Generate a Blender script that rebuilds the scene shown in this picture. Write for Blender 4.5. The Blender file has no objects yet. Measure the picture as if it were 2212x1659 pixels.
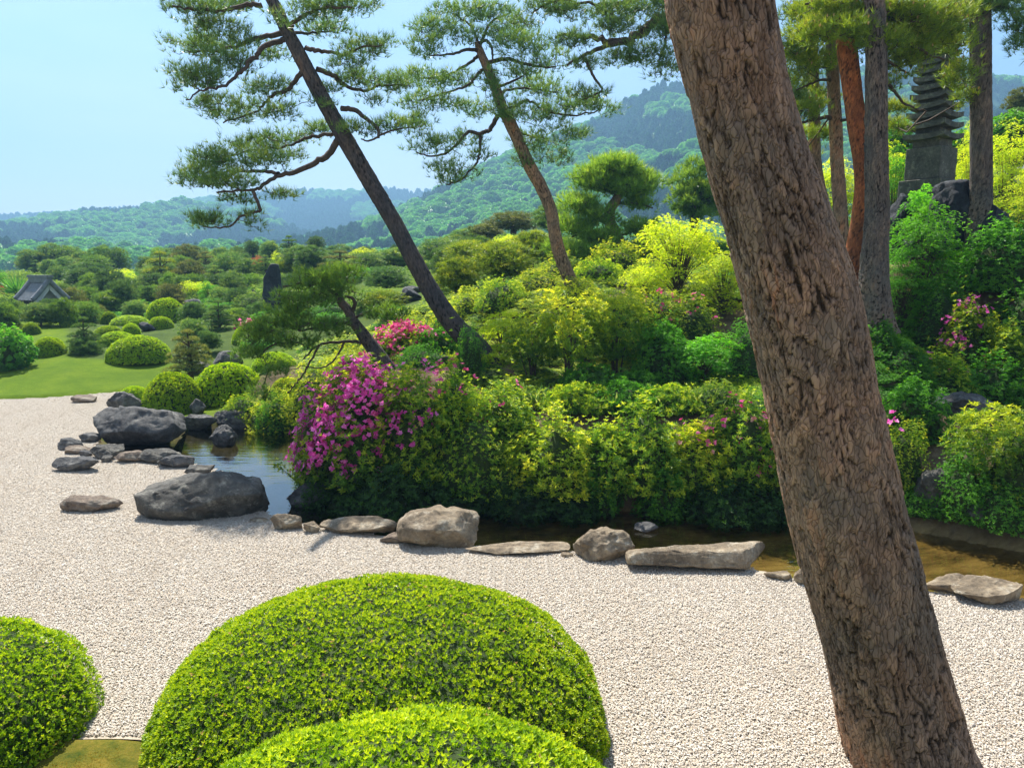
import bpy, math, random
import numpy as np
from mathutils import Vector, Matrix

random.seed(7)
rng = np.random.default_rng(11)
sc = bpy.context.scene
col = sc.collection
R = math.radians

# ------------------------------------------------------------------ camera, sky, sun, exposure
EYE = 2.6
PITCH = R(8.84)
LENS = 26.0
cam_data = bpy.data.cameras.new("camera")
cam_data.lens = LENS
cam_data.sensor_width = 36.0
cam_data.clip_start = 0.05
cam_data.clip_end = 6000
cam = bpy.data.objects.new("camera", cam_data)
cam.location = (0, 0, EYE)
cam.rotation_euler = (R(90) - PITCH, 0, 0)
col.objects.link(cam)
sc.camera = cam

SUN_EL, SUN_AZ = R(55), R(-24)          # azimuth measured from +Y (straight ahead) towards +X
world = bpy.data.worlds.new("World")
sc.world = world
world.use_nodes = True
wn = world.node_tree
wn.nodes.clear()
wo = wn.nodes.new("ShaderNodeOutputWorld")
bg = wn.nodes.new("ShaderNodeBackground")
sky = wn.nodes.new("ShaderNodeTexSky")
sky.sky_type = 'NISHITA'
sky.sun_disc = False
sky.sun_elevation = SUN_EL
sky.sun_rotation = SUN_AZ
sky.altitude = 50
sky.air_density = 1.0
sky.dust_density = 1.2
sky.ozone_density = 3.5
bg.inputs[1].default_value = 0.058
# thin high cloud over the clear sky
tcw = wn.nodes.new("ShaderNodeTexCoord")
mpw = wn.nodes.new("ShaderNodeMapping")
mpw.inputs['Scale'].default_value = (1.2, 1.2, 5.0)
mpw.inputs['Rotation'].default_value = (0.25, 0.35, 0.3)
nzw = wn.nodes.new("ShaderNodeTexNoise")
nzw.inputs['Scale'].default_value = 1.6
nzw.inputs['Detail'].default_value = 7
nzw.inputs['Roughness'].default_value = 0.55
rpw = wn.nodes.new("ShaderNodeValToRGB")
rpw.color_ramp.elements[0].position = 0.36
rpw.color_ramp.elements[0].color = (0, 0, 0, 1)
rpw.color_ramp.elements[1].position = 0.68
rpw.color_ramp.elements[1].color = (0.52, 0.52, 0.52, 1)
mxw = wn.nodes.new("ShaderNodeMix")
mxw.data_type = 'RGBA'
mxw.inputs[7].default_value = (7.5, 8.0, 8.6, 1)
wn.links.new(tcw.outputs['Generated'], mpw.inputs[0])
wn.links.new(mpw.outputs[0], nzw.inputs['Vector'])
wn.links.new(nzw.outputs['Fac'], rpw.inputs[0])
wn.links.new(rpw.outputs[0], mxw.inputs[0])
wn.links.new(sky.outputs[0], mxw.inputs[6])
wn.links.new(mxw.outputs[2], bg.inputs[0])
wn.links.new(bg.outputs[0], wo.inputs[0])

sun_data = bpy.data.lights.new("sun", 'SUN')
sun_data.energy = 5.0
sun_data.angle = R(0.53)
sun_data.color = (1.0, 0.94, 0.84)
sun = bpy.data.objects.new("sun", sun_data)
sdir = Vector((math.sin(SUN_AZ) * math.cos(SUN_EL), math.cos(SUN_AZ) * math.cos(SUN_EL), math.sin(SUN_EL)))
sun.rotation_euler = (-sdir).to_track_quat('-Z', 'Y').to_euler()
sun.location = sdir * 50
col.objects.link(sun)

sc.view_settings.view_transform = 'Standard'
sc.view_settings.look = 'None'
sc.view_settings.exposure = 1.37
sc.view_settings.gamma = 1.0
sc.view_settings.use_curve_mapping = False
sc.render.engine = 'CYCLES'
sc.cycles.use_denoising = True
sc.cycles.max_bounces = 9
sc.cycles.diffuse_bounces = 5
sc.cycles.glossy_bounces = 2
sc.cycles.transmission_bounces = 4
sc.cycles.transparent_max_bounces = 6
sc.cycles.volume_bounces = 0
sc.cycles.sample_clamp_indirect = 6.0
sc.cycles.caustics_reflective = False
sc.cycles.caustics_refractive = False

# ------------------------------------------------------------------ picture <-> place helpers
KP = 36.0 / LENS / 2212.0          # one unit of the 2212-wide photo grid at distance 1 along the view axis
_cp, _sp = math.cos(PITCH), math.sin(PITCH)

def ray(u, v):
    a, b = (u - 1106.0) * KP, (829.5 - v) * KP
    return np.array([a, _cp + b * _sp, -_sp + b * _cp])

def P(u, v, y):                      # point seen at u,v standing y metres in front
    r = ray(u, v)
    t = y / r[1]
    return np.array([r[0] * t, y, EYE + r[2] * t])

def G(u, v, z=0.0):                  # point seen at u,v lying at height z
    r = ray(u, v)
    t = (z - EYE) / r[2]
    return np.array([r[0] * t, r[1] * t, z])

def S(u, v, y):                      # metres per photo unit there
    return KP * y / ray(u, v)[1]

# ------------------------------------------------------------------ numpy noise
def _hash(ix, iy, iz, seed):
    h = (ix * 374761393 + iy * 668265263 + iz * 2147483647 + seed * 1274126177) & 0xFFFFFFFF
    h = ((h ^ (h >> 13)) * 1274126177) & 0xFFFFFFFF
    h = ((h ^ (h >> 16)) * 2246822519) & 0xFFFFFFFF
    return ((h ^ (h >> 15)) & 0xFFFFFF) / float(0xFFFFFF)

def vnoise(p, seed=0):
    p = np.asarray(p, float)
    i = np.floor(p).astype(np.int64)
    f = p - i
    f = f * f * f * (f * (f * 6 - 15) + 10)
    r = 0
    for dx in (0, 1):
        wx = f[:, 0] if dx else 1 - f[:, 0]
        for dy in (0, 1):
            wy = f[:, 1] if dy else 1 - f[:, 1]
            for dz in (0, 1):
                wz = f[:, 2] if dz else 1 - f[:, 2]
                r = r + wx * wy * wz * _hash(i[:, 0] + dx, i[:, 1] + dy, i[:, 2] + dz, seed)
    return r * 2 - 1

def fbm(p, octv=4, seed=0, gain=0.5):
    p = np.asarray(p, float)
    a, s, r = 1.0, 0.0, 0
    for o in range(octv):
        r = r + a * vnoise(p, seed + o * 17)
        s += a
        a *= gain
        p = p * 2.03 + 5.3
    return r / s

def sstep(x, a=0.0, b=1.0):
    t = np.clip((np.asarray(x, float) - a) / (b - a), 0, 1)
    return t * t * (3 - 2 * t)

def nrm(a):
    a = np.asarray(a, float)
    return a / np.maximum(np.linalg.norm(a, axis=-1, keepdims=True), 1e-9)

def rdirs(n):
    return nrm(rng.normal(size=(n, 3)))

# ------------------------------------------------------------------ mesh building
class Geo:
    def __init__(self):
        self.v, self.q, self.t = [], [], []      # arrays
        self.qt, self.tt, self.qm, self.tm, self.qs, self.ts = [], [], [], [], [], []
        self.n = 0

    def add(self, verts, quads=None, tris=None, tint=0.5, mat=0, smooth=False):
        verts = np.asarray(verts, float).reshape(-1, 3)
        for faces, L, T, M, SM in ((quads, self.q, self.qt, self.qm, self.qs), (tris, self.t, self.tt, self.tm, self.ts)):
            if faces is not None and len(faces):
                f = np.asarray(faces, np.int64) + self.n
                L.append(f)
                T.append(np.broadcast_to(np.asarray(tint, float), (len(f),)).copy())
                M.append(np.full(len(f), mat))
                SM.append(np.full(len(f), smooth))
        self.v.append(verts)
        self.n += len(verts)

    def mesh(self, name, mats):
        me = bpy.data.meshes.new(name)
        v = np.concatenate(self.v)
        q = np.concatenate(self.q) if self.q else np.zeros((0, 4), np.int64)
        t = np.concatenate(self.t) if self.t else np.zeros((0, 3), np.int64)
        me.vertices.add(len(v))
        me.vertices.foreach_set("co", v.astype(np.float32).ravel())
        nl = q.size + t.size
        me.loops.add(nl)
        me.loops.foreach_set("vertex_index", np.concatenate([q.ravel(), t.ravel()]).astype(np.int32))
        npoly = len(q) + len(t)
        me.polygons.add(npoly)
        starts = np.concatenate([np.arange(len(q)) * 4, q.size + np.arange(len(t)) * 3]).astype(np.int32)
        me.polygons.foreach_set("loop_start", starts)
        cat = lambda a, b: np.concatenate(a + b) if (a or b) else np.zeros(0)
        me.polygons.foreach_set("material_index", cat(self.qm, self.tm).astype(np.int32))
        me.polygons.foreach_set("use_smooth", cat(self.qs, self.ts).astype(bool))
        at = me.attributes.new("tint", 'FLOAT', 'FACE')
        at.data.foreach_set("value", cat(self.qt, self.tt).astype(np.float32))
        for m in (mats if isinstance(mats, (list, tuple)) else [mats]):
            me.materials.append(m)
        me.update(calc_edges=True)
        return me

def vattr(me, name, vals):
    at = me.attributes.new(name, 'FLOAT', 'POINT')
    at.data.foreach_set("value", np.asarray(vals, np.float32))

def obj(name, me, parent=None, loc=(0, 0, 0), rot=(0, 0, 0), scale=(1, 1, 1), kind=None, label=None, cat=None, group=None):
    o = bpy.data.objects.new(name, me)
    col.objects.link(o)
    o.location = loc
    o.rotation_euler = rot
    o.scale = scale
    if parent is not None:
        o.parent = parent
    for k, val in (('kind', kind), ('label', label), ('category', cat), ('group', group)):
        if val:
            o[k] = val
    return o

def empty(name, loc, label, cat, group=None, rotz=0):
    o = obj(name, None, None, tuple(loc), (0, 0, rotz), label=label, cat=cat, group=group)
    o.empty_display_size = 0.2
    return o

def grid_faces(nu, nv, wrap=False):
    iu = np.arange(nu if wrap else nu - 1)
    iv = np.arange(nv - 1)
    a, b = np.meshgrid(iu, iv)
    a, b = a.ravel(), b.ravel()
    a2 = (a + 1) % nu
    return np.stack([b * nu + a, b * nu + a2, (b + 1) * nu + a2, (b + 1) * nu + a], 1)

def spline(pts, n):
    pts = np.asarray(pts, float)
    k = len(pts)
    e = np.concatenate([[2 * pts[0] - pts[1]], pts, [2 * pts[-1] - pts[-2]]])
    t = np.linspace(0, k - 1, n)
    i = np.minimum(t.astype(int), k - 2)
    f = (t - i)[:, None]
    p0, p1, p2, p3 = e[i], e[i + 1], e[i + 2], e[i + 3]
    return 0.5 * (2 * p1 + (p2 - p0) * f + (2 * p0 - 5 * p1 + 4 * p2 - p3) * f ** 2 + (3 * p1 - p0 - 3 * p2 + p3) * f ** 3)

def frames(path):
    T = nrm(np.gradient(path, axis=0))
    ref = np.array([0.13, 1.0, 0.07]) if abs(T[0][1]) < 0.8 else np.array([1.0, 0, 0.1])
    A = nrm(np.cross(T, ref))
    B = nrm(np.cross(T, A))
    return T, A, B

def tube(g, path, rad, seg=6, tint=0.5, mat=0, smooth=True):
    path = np.asarray(path, float)
    rad = np.broadcast_to(np.asarray(rad, float), (len(path),))
    T, A, B = frames(path)
    th = np.arange(seg) / seg * 2 * math.pi
    v = path[:, None, :] + rad[:, None, None] * (np.cos(th)[None, :, None] * A[:, None, :] + np.sin(th)[None, :, None] * B[:, None, :])
    g.add(v.reshape(-1, 3), grid_faces(seg, len(path), True), tint=tint, mat=mat, smooth=smooth)

def leaves(g, p, d, n, L, W, tint, mat=0):
    p, d = np.asarray(p), nrm(d)
    s = nrm(np.cross(d, n))
    nn = nrm(np.cross(s, d))
    L = np.broadcast_to(np.asarray(L, float), (len(p),))[:, None]
    W = np.broadcast_to(np.asarray(W, float), (len(p),))[:, None]
    mid = p + d * L * 0.5
    v = np.stack([p, mid + s * W * 0.5 + nn * W * 0.18, p + d * L - nn * L * 0.08, mid - s * W * 0.5 + nn * W * 0.18], 1)
    k = np.arange(len(p))[:, None] * 4
    g.add(v.reshape(-1, 3), k + np.array([[0, 1, 2, 3]]), tint=tint, mat=mat)

def rosettes(g, c, ax, k, L, W, spread, tint, mat=0, jit=0.25):
    """k leaves round each shoot c with axis ax"""
    m = len(c)
    ax = nrm(ax)
    ref = nrm(rng.normal(size=(m, 3)))
    a = nrm(np.cross(ax, ref))
    b = np.cross(ax, a)
    ph = (np.arange(k)[None, :] / k + rng.random((m, 1)) + rng.normal(0, 0.04, (m, k))) * 2 * math.pi
    sp = spread + rng.normal(0, jit, (m, k))
    d = (np.cos(ph) * np.sin(sp))[..., None] * a[:, None] + (np.sin(ph) * np.sin(sp))[..., None] * b[:, None] + np.cos(sp)[..., None] * ax[:, None]
    pp = np.repeat(c, k, 0)
    axr = np.repeat(ax, k, 0)
    tt = np.clip(np.repeat(np.broadcast_to(tint, (m,)), k) + rng.normal(0, 0.09, m * k), 0, 1)
    ll = L * rng.uniform(0.7, 1.2, m * k)
    leaves(g, pp, d.reshape(-1, 3), axr, ll, W * ll / L, tt, mat)

def tufts(g, c, ax, k, L, W, spread, tint, mat=0):
    """needle tufts, one triangle per needle"""
    m = len(c)
    ax = nrm(ax)
    d = nrm(ax[:, None] + rng.normal(0, spread, (m, k, 3))).reshape(-1, 3)
    p = np.repeat(c, k, 0) - 0.15 * L * np.repeat(ax, k, 0)
    s = nrm(np.cross(d, nrm(rng.normal(size=d.shape))))
    ll = (L * rng.uniform(0.7, 1.15, len(p)))[:, None]
    v = np.stack([p + s * W * 0.5, p - s * W * 0.5, p + d * ll], 1)
    kk = np.arange(len(p))[:, None] * 3
    tt = np.clip(np.repeat(np.broadcast_to(tint, (m,)), k) + rng.normal(0, 0.1, m * k), 0, 1)
    g.add(v.reshape(-1, 3), None, kk + np.array([[0, 1, 2]]), tint=tt, mat=mat)

# ------------------------------------------------------------------ materials
def newmat(name):
    m = bpy.data.materials.new(name)
    m.use_nodes = True
    nt = m.node_tree
    nt.nodes.clear()
    out = nt.nodes.new("ShaderNodeOutputMaterial")
    return m, nt, out

def N(nt, typ, **kw):
    n = nt.nodes.new(typ)
    for k, v in kw.items():
        setattr(n, k, v)
    return n

def ramp(nt, fac, stops):
    r = N(nt, "ShaderNodeValToRGB")
    el = r.color_ramp.elements
    while len(el) < len(stops):
        el.new(0.5)
    for e, (p, c) in zip(el, stops):
        e.position = p
        e.color = (*c, 1)
    nt.links.new(fac, r.inputs[0])
    return r.outputs[0]

def attr(nt, name):
    a = N(nt, "ShaderNodeAttribute")
    a.attribute_name = name
    return a.outputs['Fac']

def noise_fac(nt, scale, detail=4, rough=0.6, coord='Object', vec=None, stretch=None):
    n = N(nt, "ShaderNodeTexNoise")
    n.inputs['Scale'].default_value = scale
    n.inputs['Detail'].default_value = detail
    n.inputs['Roughness'].default_value = rough
    if vec is None:
        tc = N(nt, "ShaderNodeTexCoord")
        vec = tc.outputs[coord]
    if stretch:
        mp = N(nt, "ShaderNodeMapping")
        mp.inputs['Scale'].default_value = stretch
        nt.links.new(vec, mp.inputs[0])
        vec = mp.outputs[0]
    nt.links.new(vec, n.inputs['Vector'])
    return n.outputs['Fac']

def mixc(nt, fac, a, b, mode='MIX'):
    m = N(nt, "ShaderNodeMix", data_type='RGBA', blend_type=mode)
    ins = [i for i in m.inputs if i.type == 'RGBA']
    f = m.inputs[0]
    if isinstance(fac, (int, float)):
        f.default_value = fac
    else:
        nt.links.new(fac, f)
    for i, c in zip(ins, (a, b)):
        if isinstance(c, tuple):
            i.default_value = (*c, 1)
        else:
            nt.links.new(c, i)
    return [o for o in m.outputs if o.type == 'RGBA'][0]

def leafmat(name, c0, c1, c2, trans=0.45, glow=1.5, rough=0.45, spec=0.35, shift=(1.15, 1.0, 0.5)):
    m, nt, out = newmat(name)
    c = ramp(nt, attr(nt, "tint"), [(0.0, c0), (0.5, c1), (1.0, c2)])
    oi = N(nt, "ShaderNodeObjectInfo")
    hv = N(nt, "ShaderNodeHueSaturation")
    mr = N(nt, "ShaderNodeMapRange")
    mr.inputs[3].default_value = 0.82
    mr.inputs[4].default_value = 1.18
    nt.links.new(oi.outputs['Random'], mr.inputs[0])
    nt.links.new(mr.outputs[0], hv.inputs['Value'])
    nt.links.new(c, hv.inputs['Color'])
    c = hv.outputs[0]
    p = N(nt, "ShaderNodeBsdfPrincipled")
    p.inputs['Roughness'].default_value = rough
    p.inputs['Specular IOR Level'].default_value = spec
    nt.links.new(c, p.inputs['Base Color'])
    tr = N(nt, "ShaderNodeBsdfTranslucent")
    tc = mixc(nt, 1.0, c, tuple(glow * s for s in shift), 'MULTIPLY')
    nt.links.new(tc, tr.inputs[0])
    mx = N(nt, "ShaderNodeMixShader")
    mx.inputs[0].default_value = trans
    nt.links.new(p.outputs[0], mx.inputs[1])
    nt.links.new(tr.outputs[0], mx.inputs[2])
    nt.links.new(mx.outputs[0], out.inputs[0])
    return m

def plainmat(name, stops, scale=3.0, rough=0.85, bump=0.3, bscale=None, stretch=None, spec=0.25, detail=6, bdist=0.02):
    m, nt, out = newmat(name)
    f = noise_fac(nt, scale, detail, 0.65, stretch=stretch)
    c = ramp(nt, f, stops)
    p = N(nt, "ShaderNodeBsdfPrincipled")
    p.inputs['Roughness'].default_value = rough
    p.inputs['Specular IOR Level'].default_value = spec
    nt.links.new(c, p.inputs['Base Color'])
    if bump:
        b = N(nt, "ShaderNodeBump")
        b.inputs['Strength'].default_value = bump
        b.inputs['Distance'].default_value = bdist
        nt.links.new(noise_fac(nt, bscale or scale * 4, 6, 0.7, stretch=stretch), b.inputs['Height'])
        nt.links.new(b.outputs[0], p.inputs['Normal'])
    nt.links.new(p.outputs[0], out.inputs[0])
    return m

def barkmat(name, plate_lo, plate_hi, crackc, red, rough=0.9, flake=48.0):
    m, nt, out = newmat(name)
    mean = tuple((a + b) / 2 for a, b in zip(plate_lo, plate_hi))
    cool = (mean[0] * .88, mean[1] * .93, mean[2] * 1.02)
    base = ramp(nt, attr(nt, "plate"), [(0.0, plate_lo), (0.3, cool), (0.5, mean), (0.68, plate_hi), (1.0, red)])
    f = noise_fac(nt, 26, 6, 0.7, stretch=(1, 1, 0.35))
    base = mixc(nt, 0.55, base, ramp(nt, f, [(0.25, (0.35, 0.33, 0.32)), (0.75, (1.35, 1.3, 1.25))]), 'MULTIPLY')
    f2 = noise_fac(nt, 1.7, 3, 0.6)
    base = mixc(nt, 0.8, base, ramp(nt, f2, [(0.35, (0.72, 0.76, 0.8)), (0.65, (1.3, 1.08, 0.95))]), 'MULTIPLY')
    # fine scaly flakes inside the modelled plates
    tcn = N(nt, "ShaderNodeTexCoord")
    wn_ = N(nt, "ShaderNodeTexNoise")
    wn_.inputs['Scale'].default_value = 14
    nt.links.new(tcn.outputs['Object'], wn_.inputs['Vector'])
    wv = N(nt, "ShaderNodeVectorMath", operation='SCALE')
    wv.inputs[3].default_value = 0.06
    nt.links.new(wn_.outputs['Color'], wv.inputs[0])
    ad = N(nt, "ShaderNodeVectorMath", operation='ADD')
    nt.links.new(tcn.outputs['Object'], ad.inputs[0])
    nt.links.new(wv.outputs[0], ad.inputs[1])
    mpn = N(nt, "ShaderNodeMapping")
    mpn.inputs['Scale'].default_value = (1, 1, 0.3)
    nt.links.new(ad.outputs[0], mpn.inputs[0])
    vo = N(nt, "ShaderNodeTexVoronoi", feature='DISTANCE_TO_EDGE')
    vo.inputs['Scale'].default_value = flake
    nt.links.new(mpn.outputs[0], vo.inputs['Vector'])
    vc = N(nt, "ShaderNodeTexVoronoi", feature='F1')
    vc.inputs['Scale'].default_value = flake
    nt.links.new(mpn.outputs[0], vc.inputs['Vector'])
    fl = ramp(nt, vo.outputs['Distance'], [(0.0, (0.30, 0.27, 0.25)), (0.05, (0.85, 0.84, 0.83)), (0.14, (1.06, 1.06, 1.06))])
    base = mixc(nt, 0.42, base, fl, 'MULTIPLY')
    sepc = N(nt, "ShaderNodeSeparateColor")
    nt.links.new(vc.outputs['Color'], sepc.inputs[0])
    base = mixc(nt, 0.45, base, ramp(nt, sepc.outputs[0], [(0.0, (0.72, 0.74, 0.78)), (0.5, (1.0, 0.98, 0.96)), (1.0, (1.35, 1.22, 1.1))]), 'MULTIPLY')
    c = mixc(nt, attr(nt, "crack"), crackc, base)  # dark cracks, their colour also painting in shade that relief leaves soft
    p = N(nt, "ShaderNodeBsdfPrincipled")
    p.inputs['Roughness'].default_value = rough
    p.inputs['Specular IOR Level'].default_value = 0.2
    nt.links.new(c, p.inputs['Base Color'])
    b = N(nt, "ShaderNodeBump")
    b.inputs['Strength'].default_value = 0.9
    b.inputs['Distance'].default_value = 0.009
    hm = N(nt, "ShaderNodeMath", operation='MULTIPLY_ADD')
    hm.inputs[1].default_value = 0.5
    nt.links.new(noise_fac(nt, 60, 7, 0.8, stretch=(1, 1, 0.4)), hm.inputs[0])
    nt.links.new(fl, hm.inputs[2])
    nt.links.new(hm.outputs[0], b.inputs['Height'])
    nt.links.new(b.outputs[0], p.inputs['Normal'])
    nt.links.new(p.outputs[0], out.inputs[0])
    return m

def rockmat(name, dark, mid, light, lichen=(0.42, 0.41, 0.34), lich=0.5, warm=None):
    m, nt, out = newmat(name)
    c = ramp(nt, noise_fac(nt, 3.2, 8, 0.68), [(0.3, dark), (0.52, mid), (0.72, light)])
    sp = ramp(nt, noise_fac(nt, 22, 6, 0.75), [(0.35, (0.5, 0.5, 0.52)), (0.7, (1.4, 1.38, 1.3))])
    c = mixc(nt, 0.7, c, sp, 'MULTIPLY')
    lf = ramp(nt, noise_fac(nt, 7.5, 7, 0.8), [(0.54, (0, 0, 0)), (0.66, (lich, lich, lich))])
    c = mixc(nt, lf, c, lichen)
    p = N(nt, "ShaderNodeBsdfPrincipled")
    p.inputs['Roughness'].default_value = 0.78
    p.inputs['Specular IOR Level'].default_value = 0.35
    nt.links.new(c, p.inputs['Base Color'])
    b = N(nt, "ShaderNodeBump")
    b.inputs['Strength'].default_value = 1.0
    b.inputs['Distance'].default_value = 0.035
    nt.links.new(noise_fac(nt, 11, 10, 0.78), b.inputs['Height'])
    nt.links.new(b.outputs[0], p.inputs['Normal'])
    nt.links.new(p.outputs[0], out.inputs[0])
    return m

M = {}
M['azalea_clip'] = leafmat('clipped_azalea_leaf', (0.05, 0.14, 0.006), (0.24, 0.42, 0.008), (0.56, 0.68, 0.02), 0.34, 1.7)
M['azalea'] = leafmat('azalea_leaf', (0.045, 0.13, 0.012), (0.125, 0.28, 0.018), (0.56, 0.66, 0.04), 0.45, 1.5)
M['azalea_yellow'] = leafmat('yellow_azalea_leaf', (0.07, 0.17, 0.012), (0.22, 0.36, 0.018), (0.72, 0.74, 0.06), 0.5, 1.5)
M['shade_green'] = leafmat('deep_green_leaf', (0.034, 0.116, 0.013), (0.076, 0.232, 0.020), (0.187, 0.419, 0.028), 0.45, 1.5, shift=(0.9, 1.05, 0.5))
M['maple'] = leafmat('yellow_green_maple_leaf', (0.168, 0.358, 0.012), (0.441, 0.582, 0.020), (0.693, 0.762, 0.060), 0.55, 1.5)
M['maple_green'] = leafmat('green_maple_leaf', (0.056, 0.200, 0.015), (0.112, 0.338, 0.020), (0.238, 0.500, 0.030), 0.55, 1.5, shift=(0.95, 1.05, 0.45))
M['maple_red'] = leafmat('red_maple_leaf', (0.22, 0.05, 0.015), (0.42, 0.11, 0.03), (0.55, 0.22, 0.06), 0.5, 1.4, shift=(1.1, 0.9, 0.8))
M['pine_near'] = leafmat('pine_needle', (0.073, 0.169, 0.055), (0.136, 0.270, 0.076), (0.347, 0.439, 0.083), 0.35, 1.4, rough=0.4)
M['pine_bright'] = leafmat('bright_pine_needle', (0.06, 0.15, 0.025), (0.16, 0.30, 0.04), (0.36, 0.48, 0.07), 0.5, 1.55)
M['bank_dark'] = leafmat('shaded_bank_leaf', (0.012, 0.04, 0.008), (0.03, 0.09, 0.012), (0.07, 0.17, 0.02), 0.4, 1.4)  # darkened leaf copy, the shade under the bank is put into its colour
M['pine_mid'] = leafmat('bushy_pine_needle', (0.058, 0.143, 0.028), (0.117, 0.247, 0.039), (0.286, 0.416, 0.055), 0.4, 1.5)
M['pine_yellow'] = leafmat('yellow_pine_needle', (0.078, 0.161, 0.020), (0.209, 0.322, 0.030), (0.470, 0.499, 0.050), 0.4, 1.5, rough=0.45)
M['pine_dark'] = leafmat('dark_pine_needle', (0.045, 0.112, 0.039), (0.090, 0.195, 0.058), (0.195, 0.315, 0.078), 0.35, 1.4)
M['pine_brown'] = leafmat('olive_brown_pine_needle', (0.072, 0.111, 0.033), (0.156, 0.202, 0.055), (0.288, 0.299, 0.099), 0.35, 1.4)
M['sasa'] = leafmat('bamboo_grass_leaf', (0.06, 0.18, 0.03), (0.14, 0.30, 0.05), (0.42, 0.52, 0.22), 0.45, 1.3, rough=0.3)
M['magenta'] = leafmat('magenta_azalea_flower', (0.50, 0.04, 0.28), (0.76, 0.11, 0.50), (0.88, 0.28, 0.68), 0.45, 1.3, shift=(1, 1, 1))
M['pink'] = leafmat('pink_azalea_flower', (0.62, 0.04, 0.20), (0.80, 0.10, 0.35), (0.88, 0.28, 0.52), 0.4, 1.2, shift=(1, 1, 1))
M['palepink'] = leafmat('pale_pink_azalea_flower', (0.75, 0.25, 0.30), (0.82, 0.40, 0.42), (0.88, 0.60, 0.58), 0.4, 1.1, shift=(1, 1, 1))
M['cone'] = leafmat('pollen_cone', (0.42, 0.26, 0.10), (0.55, 0.34, 0.13), (0.62, 0.42, 0.2), 0.2, 1.1)
M['forest'] = leafmat('broadleaf_forest_leaf', (0.055, 0.22, 0.045), (0.12, 0.38, 0.06), (0.25, 0.56, 0.08), 0.35, 1.4)
M['conifer'] = leafmat('cedar_forest_leaf', (0.02, 0.075, 0.03), (0.035, 0.12, 0.04), (0.06, 0.17, 0.05), 0.2, 1.3)
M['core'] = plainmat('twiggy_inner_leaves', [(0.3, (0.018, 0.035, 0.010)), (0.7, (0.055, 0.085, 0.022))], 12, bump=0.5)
M['twig'] = plainmat('twig_bark', [(0.3, (0.045, 0.032, 0.024)), (0.7, (0.13, 0.095, 0.07))], 18, bump=0.4)
M['bark'] = barkmat('red_pine_bark', (0.25, 0.175, 0.125), (0.45, 0.33, 0.24), (0.045, 0.03, 0.02), (0.44, 0.25, 0.155))
M['bark_grey'] = barkmat('grey_furrowed_bark', (0.13, 0.115, 0.10), (0.24, 0.215, 0.19), (0.015, 0.012, 0.010), (0.24, 0.19, 0.15))
M['bark_orange'] = barkmat('orange_pine_bark', (0.32, 0.12, 0.05), (0.46, 0.17, 0.065), (0.05, 0.025, 0.018), (0.55, 0.21, 0.07))
M['bark_pale'] = barkmat('lean_pine_bark', (0.085, 0.082, 0.085), (0.145, 0.135, 0.135), (0.02, 0.018, 0.017), (0.17, 0.135, 0.12))
M['rock_dark'] = rockmat('blue_grey_rock', (0.04, 0.04, 0.044), (0.10, 0.10, 0.102), (0.26, 0.25, 0.235), (0.3, 0.3, 0.28), 0.4)
M['rock_grey'] = rockmat('grey_rock', (0.045, 0.043, 0.040), (0.10, 0.095, 0.085), (0.20, 0.185, 0.16))
M['rock_tan'] = rockmat('tan_rock', (0.12, 0.09, 0.06), (0.28, 0.22, 0.15), (0.50, 0.42, 0.31), (0.60, 0.55, 0.44), 0.7)
M['rock_brown'] = rockmat('brown_layered_rock', (0.11, 0.08, 0.06), (0.22, 0.17, 0.13), (0.34, 0.29, 0.24))
M['rock_black'] = rockmat('blue_black_rock', (0.012, 0.016, 0.024), (0.03, 0.036, 0.048), (0.075, 0.08, 0.09), (0.2, 0.2, 0.2), 0.15)
M['lantern'] = rockmat('weathered_granite', (0.05, 0.052, 0.042), (0.12, 0.118, 0.095), (0.22, 0.205, 0.165), (0.38, 0.38, 0.27), 0.6)
M['plaster'] = plainmat('white_plaster', [(0.3, (0.55, 0.56, 0.56)), (0.7, (0.7, 0.7, 0.69))], 2, bump=0.1)
M['darkwood'] = plainmat('dark_wood', [(0.3, (0.02, 0.016, 0.013)), (0.7, (0.05, 0.04, 0.032))], 4, bump=0.2)
M['tile'] = plainmat('grey_roof_tile', [(0.3, (0.13, 0.14, 0.15)), (0.7, (0.27, 0.28, 0.29))], 6, rough=0.5, bump=0.1)

# ------------------------------------------------------------------ outlines of gravel, pond, moss
def closed_spline(pts, n):
    pts = np.asarray(pts, float)
    k = len(pts)
    t = np.linspace(0, k, n, endpoint=False)
    i = t.astype(int)
    f = (t - i)[:, None]
    p0, p1, p2, p3 = pts[(i - 1) % k], pts[i % k], pts[(i + 1) % k], pts[(i + 2) % k]
    return 0.5 * (2 * p1 + (p2 - p0) * f + (2 * p0 - 5 * p1 + 4 * p2 - p3) * f ** 2 + (3 * p1 - p0 - 3 * p2 + p3) * f ** 3)

shore_uv = [(3400, 1470), (2600, 1350), (2212, 1296), (2000, 1276), (1740, 1255), (1650, 1232), (1500, 1218), (1360, 1198), (1240, 1192),
            (1100, 1186), (990, 1176), (860, 1160), (720, 1142), (620, 1126), (560, 1095), (500, 1040), (455, 1012), (395, 998), (300, 992),
            (225, 976), (205, 950), (228, 925)]
shore = [G(u, v)[:2] for u, v in shore_uv]
lawn_uv = [(238, 888), (262, 862), (305, 842), (240, 848), (120, 858), (0, 862), (-150, 860), (-400, 850)]
lawn_edge = [G(u, v)[:2] for u, v in lawn_uv]
front = [G(u, v)[:2] for u, v in [(-900, 1560), (-300, 1597), (100, 1595), (330, 1597), (700, 1650), (1350, 1700), (1900, 1715), (2700, 1740)]]
gravel_poly = closed_spline(np.array(shore + lawn_edge + [np.array([-16.0, 12.5]), np.array([-14.0, 7.0])] + front), 420)
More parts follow.
